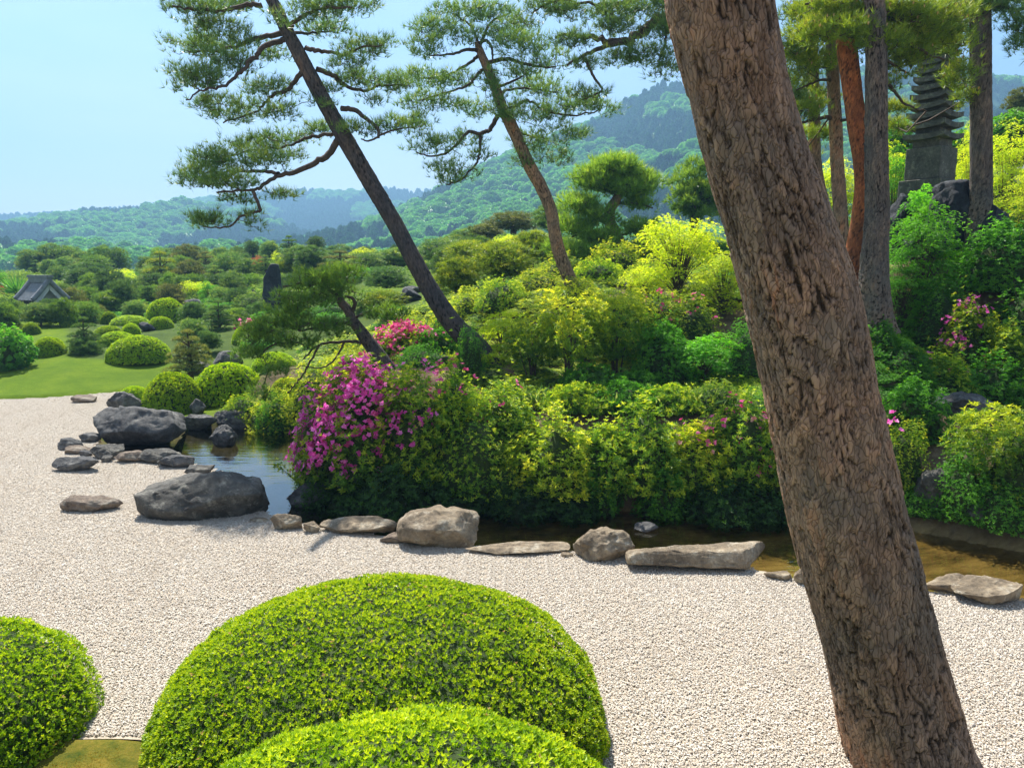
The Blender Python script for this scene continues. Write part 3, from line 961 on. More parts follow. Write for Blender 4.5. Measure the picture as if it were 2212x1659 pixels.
def rock(u0, u1, vt, vb, style, mat, seed, label, group='stones edging the gravel and the pond', z0=0.0, depth=0.75, Yd=None, name='rock', cat='rock', rotz=0.0):
    uc = (u0 + u1) / 2
    if Yd is None:
        front = G(uc, vb, z0)
        y0 = front[1]
        w = (u1 - u0) / 2 * S(uc, vb, y0)
        yc = y0 + w * depth
        w = (u1 - u0) / 2 * S(uc, vb, yc)
        zt = P(uc, vt, yc + 0.1 * w)[2]
        base = z0
    else:
        yc = hit(uc, vb)[1]
        w = (u1 - u0) / 2 * S(uc, vb, yc)
        yc += w * depth * 0.5
        zt = P(uc, vt, yc)[2]
        base = min(gz(P(uc, vb, yc)[0], yc), zt - 0.05)
    x = P(uc, vb, yc)[0]
    h = max(zt - base, 0.05)
    rz = h * 0.62
    o = obj(name, rock_mesh(w * 1.04, w * depth, rz, style, seed, mat, small=(u1 - u0) < 75), None, (x, yc, zt - rz * 0.93), (0, 0, rotz), label=label, cat=cat, group=group)
    return o

ROCKS = [
 (313, 600, 1018, 1128, 'boulder', 'rock_grey', 131, 'big dark grey boulder at the gravel edge where the pond narrows', .55),
 (207, 402, 877, 958, 'boulder', 'rock_dark', 42, 'large rugged blue-grey rock rising from the left end of the pond', .6),
 (234, 320, 845, 898, 'round', 'rock_dark', 13, 'brown-grey rock tucked under the left side of the clipped azalea by the lawn', .6),
 (157, 213, 854, 871, 'layered', 'rock_brown', 14, 'small flat stone alone on the gravel just before the lawn', .6),
 (122, 187, 946, 975, 'round', 'rock_dark', 15, 'leftmost dark stone of the cluster touching the big blue-grey rock', .8),
 (138, 203, 960, 983, 'round', 'rock_brown', 16, 'low brownish stone in front of the leftmost dark one', .7),
 (170, 204, 973, 988, 'round', 'rock_dark', 17, 'tiny flat stone squeezed between low brownish stone and humped grey one', .7),
 (199, 274, 958, 994, 'round', 'rock_grey', 18, 'smooth humped grey stone like a turtle shell among the small stones', .7),
 (216, 247, 984, 1000, 'round', 'rock_grey', 19, 'small round pebble-like stone in front of the humped grey stone', .8),
 (103, 219, 987, 1022, 'block', 'rock_dark', 20, 'long flat-topped dark stone lying out on the gravel left of the cluster', .45),
 (246, 318, 976, 1002, 'layered', 'rock_brown', 21, 'brown cracked stone right of the small round one', .6),
 (301, 396, 972, 1005, 'layered', 'rock_grey', 22, 'slanting layered grey stone with a sharp upper edge at the water', .55),
 (341, 432, 985, 1014, 'layered', 'rock_dark', 23, 'jagged dark stone in front of the slanting layered one', .5),
 (394, 468, 1000, 1028, 'block', 'rock_grey', 24, 'pale jagged stone just behind the big dark boulder', .55),
 (140, 270, 1072, 1107, 'layered', 'rock_brown', 25, 'driftwood-like pinkish brown layered stone alone on the gravel', .4),
 (172, 228, 935, 957, 'round', 'rock_dark', 26, 'low dark stone at the left foot of the large blue-grey rock', .7),
 (534, 582, 1117, 1129, 'round', 'rock_tan', 28, 'thin flat stone at the right foot of the big dark boulder', .6),
 (581, 660, 1107, 1148, 'round', 'rock_tan', 29, 'tan rounded stone right of the big dark boulder', .6),
 (652, 697, 1127, 1153, 'block', 'rock_tan', 30, 'short tan stone left of the long low slab', .6),
 (692, 874, 1119, 1159, 'layered', 'rock_tan', 32, 'long low tan slab left of the striped tan boulder', .35),
 (822, 914, 1148, 1174, 'layered', 'rock_brown', 33, 'flat brown stone at the foot of the striped tan boulder', .45),
 (866, 1037, 1100, 1190, 'boulder', 'rock_tan', 34, 'rounded tan boulder with pale stripes and a shaded right face', .7),
 (991, 1228, 1171, 1204, 'slab', 'rock_tan', 35, 'long thin flat slab between the striped boulder and the cubic stone', .28),
 (1205, 1243, 1192, 1205, 'round', 'rock_tan', 52, 'little pale stone at the right tip of the long thin slab', .6),
 (1236, 1369, 1144, 1216, 'boulder', 'rock_tan', 36, 'cubic stone with a speckled flat top beside the small floating rock', .6),
 (1357, 1677, 1174, 1243, 'slab', 'rock_tan', 37, 'largest flat-topped tan stone slab just left of the thick trunk', .38),
 (1650, 1718, 1233, 1256, 'round', 'rock_tan', 38, 'small low tan stone right of the largest flat slab', .6),
 (1710, 1750, 1222, 1266, 'peak', 'rock_tan', 39, 'small upright pointed stone touching the left side of the thick trunk', .8),
 (1988, 2122, 1246, 1289, 'slab', 'rock_tan', 40, 'flat tan stone just right of the thick trunk', .5),
 (2043, 2225, 1252, 1311, 'block', 'rock_tan', 41, 'ridged tan stone cut by the right edge of the photo', .5),
]
for a in ROCKS:
    rock(*a[:8], depth=a[8])
rock(446, 526, 918, 966, 'peak', 'rock_dark', 27, 'dark pyramid-shaped rock standing alone in the pond at the left', z0=-0.1)
rock(1362, 1420, 1129, 1155, 'round', 'rock_dark', 43, 'small grey rock alone in the dark water right of centre', z0=-0.12)
rock(626, 720, 1040, 1101, 'round', 'rock_dark', 44, 'dark rock at the waterline under the purple azalea', z0=-0.12)
rock(700, 790, 1068, 1098, 'round', 'rock_grey', 58, 'low shaded rock under the overhanging azalea at the pond bank', z0=-0.12)
rock(1120, 1195, 1082, 1112, 'block', 'rock_grey', 59, 'small tilted grey rock at the foot of the dark bank', z0=-0.12)
for (u0, u1, vt, vb, sd, lb) in [(392, 470, 893, 932, 45, 'left block of the low dark stone wall behind the pond'), (462, 552, 890, 929, 46, 'long middle block of the low dark stone wall behind the pond'),
                                 (548, 606, 898, 926, 47, 'right dark block of the low stone wall under yellow leaves'), (600, 652, 902, 927, 48, 'small black stone at the right end of the low pond wall')]:
    rock(u0, u1, vt, vb, 'slab', 'rock_dark', sd, lb, z0=-0.1, depth=.5, group='stones of the low pond wall')
G2 = 'rocks set among the shrubs'
rock(1484, 1542, 662, 702, 'peak', 'rock_black', 61, 'small blue-black rock among leaves left of the thick trunk', G2, Yd=11.6, z0=None)
rock(2020, 2140, 840, 905, 'round', 'rock_dark', 62, 'blue-grey rock under the dark shrubs at right', G2, Yd=9.7)
rock(1966, 2060, 1015, 1112, 'round', 'rock_grey', 63, 'mossy grey rock at the waterline under the feathery bush at right', G2, Yd=8.9)
rock(2060, 2150, 1075, 1150, 'round', 'rock_grey', 64, 'dim rock low on the bank under the feathery bush', G2, Yd=8.5)
rock(567, 612, 574, 662, 'block', 'rock_black', 65, 'tall blue-black standing stone in the distant garden', G2, Yd=28)
rock(538, 561, 626, 660, 'peak', 'rock_black', 66, 'small black stone left of the tall standing stone', G2, Yd=27.5)
rock(583, 616, 624, 662, 'peak', 'rock_black', 67, 'pointed black stone leaning on the right foot of the tall standing stone', G2, Yd=27)
rock(385, 452, 648, 672, 'slab', 'rock_dark', 68, 'flat dark rock behind the twin clipped domes', G2, Yd=25.5)
rock(300, 337, 697, 716, 'block', 'rock_black', 69, 'black rock between the flat clipped azaleas', G2, Yd=22)
rock(456, 530, 760, 795, 'block', 'rock_dark', 70, 'grey rock right of the tiered tan pine', G2, Yd=15.8)
rock(400, 470, 782, 808, 'layered', 'rock_grey', 71, 'low streaked rock at the foot of the tiered tan pine', G2, Yd=15.2)
rock(855, 912, 622, 652, 'block', 'rock_black', 72, 'dark rock below the far patch of lawn', G2, Yd=17.5)
rock(868, 915, 618, 632, 'slab', 'rock_dark', 73, 'flat slab lying on the dark rock below the far lawn', G2, Yd=17.6)
rock(905, 985, 764, 790, 'round', 'rock_dark', 74, 'grey rock in shade under the deep pink azalea', G2, Yd=11.3)
rock(408, 446, 862, 895, 'peak', 'rock_dark', 75, 'dark pointed rock between the two nearest round azaleas behind the pond', G2, Yd=13.1)
rock(1340, 1430, 590, 630, 'peak', 'rock_black', 76, 'dark rock in shade beneath the bright yellow maple', G2, Yd=13.6)

# ------------------------------------------------------------------ bark-covered trunks
def worley(a, s, na, per, seed):
    """a in cells (periodic with na), s in cells; returns F1, F2, id"""
    ia, isx = np.floor(a).astype(np.int64), np.floor(s).astype(np.int64)
    f1 = np.full(a.shape, 9.0); f2 = np.full(a.shape, 9.0); idv = np.zeros(a.shape)
    z = np.zeros_like(ia)
    for da in (-1, 0, 1):
        for ds in (-1, 0, 1):
            ca, cs = ia + da, isx + ds
            cam_ = np.mod(ca, na)
            px = ca + 0.12 + 0.76 * _hash(cam_, cs, z, seed)
            py = cs + 0.12 + 0.76 * _hash(cam_, cs, z, seed + 7)
            d = np.sqrt((a - px) ** 2 + (s - py) ** 2)
            hid = _hash(cam_, cs, z, seed + 13)
            new = d < f1
            f2 = np.where(new, f1, np.minimum(f2, d))
            idv = np.where(new, hid, idv)
            f1 = np.where(new, d, f1)
    return f1, f2, idv

def bark_tube(name, path, rad, nseg, nlen, cellw, cellh, amp, mat, seed, parent=None, flare=0.0, kind=None, label=None):
    path = spline(path, nlen)
    rad = np.interp(np.linspace(0, 1, nlen), np.linspace(0, 1, len(rad)), rad)
    T, A, B = frames(path)
    seglen = np.concatenate([[0], np.cumsum(np.linalg.norm(np.diff(path, axis=0), axis=1))])
    th = np.arange(nseg) / nseg * 2 * math.pi
    TH, SL = np.meshgrid(th, seglen)
    Rm = float(np.mean(rad))
    na = max(5, int(round(2 * math.pi * Rm / cellw)))
    q = np.stack([np.cos(TH).ravel() * Rm, np.sin(TH).ravel() * Rm, SL.ravel()], 1)
    wa = fbm(q / cellw * np.array([.45, .45, .16]), 3, seed) * 0.95 + fbm(q / cellw * np.array([1.5, 1.5, .5]), 2, seed + 1) * 0.28
    ws = fbm(q / cellw * np.array([.9, .9, .2]) + 40, 3, seed + 2) * 1.3
    a = TH.ravel() / (2 * math.pi) * na + wa
    s = SL.ravel() / cellh + ws
    f1, f2, idv = worley(a, s, na, None, seed)
    edge = f2 - f1
    g1, g2, id2 = worley(a * 2.0, s * 2.3, na * 2, None, seed + 50)
    edge2 = g2 - g1
    mod = np.clip(fbm(q / cellw * np.array([.35, .35, .12]), 3, seed + 3) * 2.2 + 0.62, 0.22, 1)
    wid = 0.035 + 0.10 * mod
    crack = 1 - (1 - sstep(edge / wid, 0.1, 1.0)) * (0.25 + 0.75 * mod)
    mod2 = np.clip(fbm(q / cellw * np.array([.6, .6, .25]), 2, seed + 33) * 3 + 0.62, 0, 1)
    crack2 = 1 - (1 - sstep(edge2, 0.0, 0.16)) * mod2
    h = amp * (0.75 * crack + 0.6 * (idv - 0.5) + 0.26 * crack2 + 0.4 * (id2 - .5)) + amp * 0.25 * fbm(q / cellw * np.array([2.5, 2.5, .9]), 3, seed + 4)
    col_c = np.clip(crack ** 1.5 * (0.45 + 0.55 * crack2), 0, 1)
    plate = np.clip(0.5 * idv + 0.5 * id2 + 0.55 * fbm(q * 1.6, 3, seed + 8), 0, 1)
    lobes = 1 + 0.035 * np.sin(3 * TH + seed + SL * 0.6) + 0.02 * np.sin(5 * TH + SL)
    fl = 1 + flare * np.exp(-SL / 0.35) * (1 + 0.35 * np.sin(4 * TH + seed))
    rr = rad[:, None] * lobes * fl + (h.reshape(TH.shape) - amp * 0.5)
    v = path[:, None, :] + rr[..., None] * (np.cos(TH)[..., None] * A[:, None] + np.sin(TH)[..., None] * B[:, None])
    gg = Geo()
    gg.add(v.reshape(-1, 3), grid_faces(nseg, nlen, True), smooth=True)
    me = gg.mesh(name, M[mat])
    vattr(me, 'crack', col_c)
    vattr(me, 'plate', plate)
    return obj(name, me, parent, kind=kind, label=label)

def px_path(pts, Yv):
    """pts (u,v,width): world path plus radii; Yv number or list"""
    Ys = np.broadcast_to(np.asarray(Yv, float), (len(pts),))
    path = np.array([P(u, v, y) for (u, v, w), y in zip(pts, Ys)])
    rad = np.array([w / 2 * S(u, v, y) for (u, v, w), y in zip(pts, Ys)])
    return path, rad

def grow(limbs, pads, name, parent, needle, tufts_per, k, tint_fn=None, nw=0.007, spread=0.55, cones=0, twr=0.0045, up=0.9, flat=0.55, mat=None, sprd=1.0):
    """limbs: [(path, r0, r1)]; pads: [(centre, (rx,ry,rz), n)]: twig network from limbs to the pads, needle tufts at the tips"""
    wood = Geo()
    nodes = []
    for path, r0, r1 in limbs:
        n = max(10, len(path) * 5)
        sp = spline(path, n)
        jit = rng.normal(0, 1, (n, 3)) * (np.linalg.norm(sp[-1] - sp[0]) * 0.006)
        jit[0] = 0
        sp = sp + jit
        tube(wood, sp, np.linspace(r0, r1, n), 7)
        nodes.append(sp[2:])
    nodes = np.concatenate(nodes)
    nodes_list = np.zeros((60000, 3)); cnt = len(nodes)
    nodes_list[:cnt] = nodes
    thick = np.zeros(60000)
    tips, axs, tnt = [], [], []
    segs0, segs1, segs2, sr = [], [], [], []
    for c, r3, n in pads:
        c = np.asarray(c); r3 = np.asarray(r3)
        d = rdirs(n) * (rng.random((n, 1)) ** 0.42)
        d[:, 2] = d[:, 2] * 0.8 + 0.12
        # lumpy outline and holes
        ln = fbm(d * 2.3 + c, 2, 3)
        pts = c + d * r3 * (1 + 0.30 * ln[:, None])
        hole = vnoise(pts / max(r3[0], 0.05) * 3.1 + 7, 5)
        pts = pts[hole > -0.42]
        base = nodes_list[:cnt]
        dist = np.array([np.min(((base - p_) ** 2).sum(1)) for p_ in pts])
        for j in np.argsort(dist):
            p_ = pts[j]
            b_ = nodes_list[:cnt]
            # prefer nodes lower than and inboard of the tip
            dd = ((b_ - p_) ** 2).sum(1) + np.maximum(b_[:, 2] - p_[2], 0) ** 2 * 2
            i = int(np.argmin(dd))
            q_ = b_[i].copy()
            L_ = math.sqrt(((p_ - q_) ** 2).sum())
            if L_ < 0.02:
                continue
            mid = (p_ + q_) / 2 + np.array([0, 0, -0.16 * L_]) + rng.normal(0, 0.09 * L_, 3)
            segs0.append(q_); segs1.append(mid); segs2.append(p_)
            sr.append(twr * (1 + 1.5 * min(L_ / 0.4, 2)))
            if cnt + 2 < 60000:
                nodes_list[cnt] = mid; nodes_list[cnt + 1] = p_; cnt += 2
            out_ = nrm((p_ - c) / r3 * np.array([1, 1, 0.5]))
            for _ in range(tufts_per):
                off = rng.normal(0, 1, 3) * needle * np.array([.55, .55, .25]) * sprd
                tips.append(p_ + off)
                axs.append(out_ * flat + np.array([0, 0, up]) + rng.normal(0, .25, 3))
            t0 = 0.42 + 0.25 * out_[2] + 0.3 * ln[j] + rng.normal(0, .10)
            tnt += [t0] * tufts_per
    s0, s1, s2, sr = map(np.array, (segs0, segs1, segs2, sr))
    m = len(s0)
    for (a, b, ra, rb) in ((s0, s1, sr, sr * .8), (s1, s2, sr * .8, sr * .45)):
        T = nrm(b - a)
        ref = np.where(np.abs(T[:, 2:3]) > .8, np.array([[1., 0, 0]]), np.array([[0, 0, 1.]]))
        A = nrm(np.cross(T, ref)); B = np.cross(T, A)
        th = np.arange(3) / 3 * 2 * math.pi
        ring = np.cos(th)[None, :, None] * A[:, None] + np.sin(th)[None, :, None] * B[:, None]
        v = np.concatenate([a[:, None] + ring * ra[:, None, None], b[:, None] + ring * rb[:, None, None]], 1)
        kf = np.array([(0, 1, 4, 3), (1, 2, 5, 4), (2, 0, 3, 5)])
        wood.add(v.reshape(-1, 3), (np.arange(m)[:, None, None] * 6 + kf[None]).reshape(-1, 4), smooth=True)
    lm = wood.mesh('limbs', M['twig'])
    obj('limbs', lm, parent)
    tips, axs, tnt = np.array(tips), np.array(axs), np.clip(np.array(tnt), 0, 1)
    gg = Geo()
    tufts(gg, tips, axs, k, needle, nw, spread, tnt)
    obj('needles', gg.mesh('needles', M[mat or 'pine_near']), parent, kind='stuff')
    if cones:
        sel = rng.choice(len(tips), cones, replace=False)
        cg = Geo()
        cp = tips[sel] + nrm(axs[sel]) * needle * .4
        for r_ in range(3):
            a = r_ * math.pi / 3
            nv = np.tile([math.cos(a), math.sin(a), 0.0], (cones, 1))
            leaves(cg, cp, np.tile([0.05, 0, 1.0], (cones, 1)) + rng.normal(0, .1, (cones, 3)), nv, 0.052, 0.022, rng.random(cones))
        obj('pollen_cones', cg.mesh('pollen_cones', M['cone']), parent, kind='stuff')

def limb(pts, Y0, Y1, w0, w1):
    n = len(pts)
    Ys = np.linspace(Y0, Y1, n)
    path = np.array([P(u, v, y) for (u, v), y in zip(pts, Ys)])
    return (path, w0 / 2 * S(*pts[0], Y0), w1 / 2 * S(*pts[-1], Y1))

def pad(u, v, ru, rv, y, n, dy=0.6):
    s = S(u, v, y)
    return (P(u, v, y), (ru * s, ru * s * dy, rv * s), n)

# thick leaning trunk close to the camera
root = empty('leaning_red_pine', G(2012, 1790, 0.0), 'thick leaning red pine trunk with cracked bark close in front at right', 'tree')
pts = [(2035, 1850, 300), (2012, 1760, 275), (1968, 1659, 262), (1932, 1530, 250), (1902, 1400, 240), (1842, 1180, 243), (1800, 1000, 241), (1765, 830, 232), (1731, 660, 240), (1682, 500, 222), (1627, 330, 212), (1589, 180, 212), (1551, 0, 228), (1525, -160, 215), (1470, -420, 205), (1410, -720, 195), (1350, -1050, 180)]
path, rad = px_path(pts, 3.62)
rad = rad * 0.945
path = path - np.array(root.location)
bark_tube('trunk', path, rad, 220, 680, 0.050, 0.19, 0.015, 'bark', 4, root, flare=0.18)

# ------------------------------------------------------------------ tall leaning pines
def sub(pathrad, o):
    return pathrad[0] - np.array(o.location), pathrad[1]

def rel(limbs, pads, o):
    off = np.array(o.location)
    return [(p - off, a, b) for p, a, b in limbs], [(c - off, r, n) for c, r, n in pads]

# first tall pine
root = empty('tall_leaning_pine', P(1062, 795, 11.5), 'tall pine leaning left over the pond with bare blue-grey trunk, left of centre', 'tree', 'tall leaning garden pines')
pts = [(1066, 805, 46), (1035, 755, 44), (985, 708, 42), (940, 645, 38), (892, 560, 35), (850, 480, 34), (800, 395, 34), (745, 300, 34), (700, 220, 31), (655, 135, 29), (622, 70, 26), (587, 0, 23), (555, -60, 20), (520, -130, 14), (490, -200, 8)]
bark_tube('trunk', *sub(px_path(pts, 11.5), root), 48, 260, 0.055, 0.13, 0.012, 'bark_pale', 9, root, flare=0.12)
Y0 = 11.5
limbs = [
 limb([(566, 12), (527, 12), (477, 25), (414, 19), (365, 14)], Y0, 11.2, 12, 4),
 limb([(615, 72), (568, 81), (508, 100), (470, 110), (410, 112)], Y0, 12.2, 13, 4),
 limb([(617, 86), (580, 97), (555, 119), (533, 141), (508, 169), (477, 188), (446, 194), (399, 219)], Y0, 10.6, 13, 3),
 limb([(655, 150), (634, 179), (618, 197), (590, 204), (571, 226), (549, 244), (480, 265)], Y0, 11.9, 12, 3),
 limb([(728, 288), (690, 294), (659, 298), (634, 313), (571, 323), (500, 335)], Y0, 12.3, 9, 3),
 limb([(736, 300), (712, 332), (684, 351), (640, 371), (602, 379), (565, 404), (543, 410), (470, 418)], Y0, 10.8, 16, 4),
 limb([(602, 375), (555, 370), (490, 373), (430, 372)], 11.1, 11.8, 9, 3),
 limb([(546, 412), (562, 451), (553, 458), (521, 467), (490, 492), (440, 490)], 10.9, 10.8, 8, 3),
 limb([(627, 63), (634, 50), (659, 34), (696, 19), (759, 16)], Y0, 11.0, 12, 4),
 limb([(627, 72), (670, 72), (720, 66)], Y0, 12.3, 8, 3),
 limb([(659, 103), (681, 110), (709, 113), (746, 119), (778, 103), (822, 100)], Y0, 11.1, 11, 3),
 limb([(684, 150), (724, 166), (743, 185), (790, 197), (822, 185), (880, 186)], Y0, 12.0, 12, 3),
 limb([(737, 235), (765, 238), (790, 257), (815, 276), (819, 298)], Y0, 11.1, 12, 6),
 limb([(819, 296), (795, 305), (780, 300)], 11.1, 11.0, 5, 3),
 limb([(817, 294), (850, 282), (890, 275)], 11.1, 11.3, 5, 3),
]
pads = [
 pad(425, 18, 75, 34, 11.3, 130), pad(500, 5, 60, 30, 12.0, 90), pad(470, 62, 70, 22, 11.6, 85), pad(440, 105, 85, 30, 12.1, 130), pad(520, 92, 50, 25, 11.7, 60),
 pad(425, 172, 62, 42, 10.9, 130), pad(500, 140, 60, 34, 11.3, 90), pad(590, 118, 42, 22, 12.0, 45),
 pad(500, 240, 75, 38, 11.9, 130), pad(575, 192, 55, 42, 11.7, 100), pad(600, 240, 50, 26, 11.3, 55), pad(455, 225, 40, 20, 11.2, 30),
 pad(600, 300, 75, 24, 12.2, 90), pad(690, 282, 45, 18, 12.0, 45), pad(540, 318, 70, 24, 12.1, 85), pad(625, 335, 40, 14, 11.8, 25),
 pad(480, 348, 80, 34, 11.4, 150), pad(425, 385, 48, 34, 11.1, 90), pad(500, 395, 70, 26, 10.9, 100), pad(580, 345, 55, 25, 11.2, 60),
 pad(450, 478, 42, 20, 10.8, 75), pad(543, 478, 22, 26, 10.9, 22), pad(520, 430, 45, 14, 11.2, 28), pad(610, 422, 38, 12, 11.2, 28),
 pad(690, 22, 62, 34, 11.2, 110), pad(760, 12, 60, 22, 11.2, 80), pad(700, 62, 62, 22, 12.0, 80), pad(600, 40, 30, 20, 11.0, 15),
 pad(782, 105, 55, 24, 11.3, 75), pad(750, 135, 50, 20, 11.1, 45), pad(825, 95, 25, 16, 11.2, 20),
 pad(775, 172, 60, 24, 11.8, 70), pad(850, 180, 50, 26, 12.0, 75), pad(715, 195, 28, 14, 11.6, 18), pad(800, 215, 40, 12, 11.6, 22),
 pad(775, 280, 40, 20, 11.2, 40), pad(860, 272, 60, 22, 11.3, 65), pad(690, 220, 25, 14, 11.2, 12),
]
L_, Pd = rel(limbs, pads, root)
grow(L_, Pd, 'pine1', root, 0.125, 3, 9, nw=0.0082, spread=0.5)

# second tall pine
root = empty('tall_leaning_pine', P(1245, 648, 14), 'tall leaning pine with thinner reddish trunk and airy crown, right of the larger leaning one', 'tree', 'tall leaning garden pines')
pts = [(1246, 655, 30), (1238, 622, 28), (1212, 555, 27), (1200, 510, 26), (1190, 454, 25), (1170, 405, 26), (1145, 360, 26), (1120, 305, 24), (1103, 269, 25), (1085, 232, 22), (1071, 194, 20), (1053, 150, 18), (1037, 112, 16), (1030, 92, 10)]
bark_tube('trunk', *sub(px_path(pts, 14.0), root), 40, 220, 0.05, 0.12, 0.010, 'bark', 19, root, flare=0.1)
Y0 = 14.0
limbs = [
 limb([(1037, 112), (1010, 108), (975, 118), (930, 120)], Y0, 13.6, 9, 3),
 limb([(1035, 95), (1050, 88), (1062, 105), (1064, 128)], Y0, 13.5, 8, 4),
 limb([(1035, 100), (1020, 60), (980, 30)], Y0, 14.4, 7, 3), limb([(1037, 100), (1060, 50), (1100, 30)], Y0, 14.0, 7, 3),
 limb([(1032, 122), (1010, 140), (960, 165), (905, 170)], Y0, 14.5, 8, 3),
 limb([(1048, 148), (1028, 165), (1012, 185), (965, 200), (902, 219)], Y0, 13.5, 8, 3),
 limb([(1075, 250), (1059, 279), (1037, 288), (1012, 285), (984, 316), (943, 338), (900, 330)], Y0, 13.6, 11, 3),
 limb([(1038, 288), (1036, 330), (1030, 350), (1000, 385), (965, 400)], 13.9, 13.4, 7, 3),
 limb([(1053, 138), (1090, 128), (1131, 138), (1162, 144), (1200, 147)], Y0, 13.5, 10, 4),
 limb([(1078, 205), (1095, 196), (1137, 191), (1200, 200)], Y0, 14.5, 7, 3),
 limb([(1072, 190), (1110, 175), (1130, 165)], Y0, 13.7, 7, 3),
 limb([(1088, 240), (1134, 220), (1147, 219), (1178, 241), (1240, 250), (1290, 240)], Y0, 13.6, 7, 3),
 limb([(1095, 255), (1130, 290), (1180, 300)], Y0, 14.3, 6, 3),
]
pads = [
 pad(985, 32, 70, 28, 14.3, 100), pad(1060, 28, 60, 26, 14.0, 85), pad(930, 62, 55, 28, 13.8, 75), pad(925, 105, 52, 26, 13.6, 75), pad(1000, 80, 55, 26, 13.8, 65), pad(1090, 70, 60, 34, 14.0, 90),
 pad(905, 170, 55, 26, 14.4, 70), pad(965, 175, 55, 28, 14.0, 75), pad(925, 222, 62, 28, 13.6, 90), pad(905, 265, 42, 20, 13.6, 45), pad(985, 230, 45, 22, 14.2, 40),
 pad(935, 315, 62, 32, 13.6, 85), pad(1005, 300, 45, 24, 14.0, 40), pad(975, 375, 62, 34, 13.4, 80), pad(1030, 335, 36, 26, 13.8, 25), pad(1035, 240, 42, 26, 14.4, 40), pad(1060, 190, 40, 40, 13.6, 45),
 pad(1130, 100, 75, 32, 13.6, 110), pad(1190, 135, 65, 32, 13.5, 95), pad(1110, 160, 60, 30, 13.9, 75), pad(1170, 195, 70, 28, 14.4, 90), pad(1100, 240, 50, 30, 13.6, 60),
 pad(1170, 250, 75, 34, 13.8, 110), pad(1250, 225, 60, 30, 13.6, 75), pad(1300, 235, 40, 26, 13.6, 40), pad(1160, 305, 65, 34, 14.2, 90), pad(1225, 290, 55, 30, 14.0, 65), pad(1195, 345, 50, 22, 14.0, 45), pad(1130, 345, 30, 24, 13.9, 20),
]
L_, Pd = rel(limbs, pads, root)
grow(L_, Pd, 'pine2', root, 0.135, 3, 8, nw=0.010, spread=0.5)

# pines of the right-hand grove
root = empty('grove_pine', P(1792, 560, 12.5), 'slim pine trunk nearest the thick trunk, its long limb reaching left over the sky', 'tree', 'upright pines of the grove at right')
pts = [(1794, 570, 30), (1781, 466, 27), (1768, 400, 25), (1760, 340, 24), (1758, 250, 24), (1757, 174, 22), (1752, 60, 20), (1745, -60, 18), (1740, -160, 16), (1730, -420, 13), (1735, -650, 8)]
bark_tube('trunk', *sub(px_path(pts, 12.5), root), 36, 160, 0.05, 0.11, 0.010, 'bark', 29, root)
limbs = [
 limb([(1750, -60), (1640, -30), (1540, -10), (1438, 32), (1388, 72), (1341, 91), (1297, 84), (1247, 76), (1205, 78)], 12.5, 11.5, 34, 5),
 limb([(1345, 90), (1310, 100), (1263, 120), (1225, 140)], 11.8, 11.4, 14, 4),
 limb([(1258, 120), (1270, 140), (1281, 163), (1300, 194), (1285, 205), (1262, 215)], 11.4, 11.3, 8, 3),
 limb([(1500, 0), (1440, -20), (1380, 0), (1300, 10), (1220, 0)], 12.0, 12.0, 16, 4),
 limb([(1438, 34), (1440, 80), (1425, 130)], 12.0, 11.6, 9, 3),
 limb([(1220, 0), (1180, 10), (1150, 30)], 12.0, 12.2, 6, 3), limb([(1758, 180), (1735, 190), (1705, 205)], 12.5, 12.0, 8, 3),
]
pads = [
 pad(1350, 25, 75, 32, 11.9, 150), pad(1430, 10, 60, 32, 12.0, 120), pad(1255, 20, 70, 30, 12.0, 120), pad(1180, 15, 60, 24, 12.2, 85), pad(1240, 85, 55, 22, 11.5, 70),
 pad(1400, 118, 62, 34, 11.6, 120), pad(1440, 155, 36, 26, 11.6, 50), pad(1340, 130, 50, 22, 11.6, 55), pad(1440, 70, 45, 34, 11.8, 80), pad(1260, 140, 40, 20, 11.4, 32), pad(1275, 205, 50, 18, 11.3, 40),
 pad(1320, 60, 60, 24, 11.8, 80), pad(1120, 50, 45, 22, 12.2, 40), pad(1560, 10, 60, 30, 12.2, 60), pad(1715, 215, 45, 28, 12.0, 80), pad(1740, 40, 60, 40, 12.3, 110)]
L_, Pd = rel(limbs, pads, root)
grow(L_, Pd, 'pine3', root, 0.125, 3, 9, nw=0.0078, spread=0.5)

root = empty('grove_pine', P(1822, 575, 12.0), 'slim dark reddish pine trunk second from the thick trunk', 'tree', 'upright pines of the grove at right')
pts = [(1824, 590, 32), (1818, 500, 29), (1813, 417, 27), (1808, 340, 26), (1806, 278, 26), (1802, 210, 25), (1799, 139, 24), (1796, 20, 22), (1792, -100, 20), (1790, -380, 15), (1780, -620, 8)]
bark_tube('trunk', *sub(px_path(pts, 12.0), root), 36, 160, 0.05, 0.11, 0.010, 'bark', 39, root)
limbs = [limb([(1799, 255), (1775, 255), (1745, 262), (1718, 270)], 12, 11.6, 10, 4), limb([(1800, 175), (1780, 172), (1755, 180), (1720, 195)], 12, 11.5, 8, 3), limb([(1808, 262), (1840, 258)], 12, 11.7, 9, 4),
         limb([(1798, 40), (1760, 20), (1720, 30)], 12, 11.7, 9, 4), limb([(1797, 40), (1850, 60), (1900, 80)], 12, 11.4, 9, 4)]
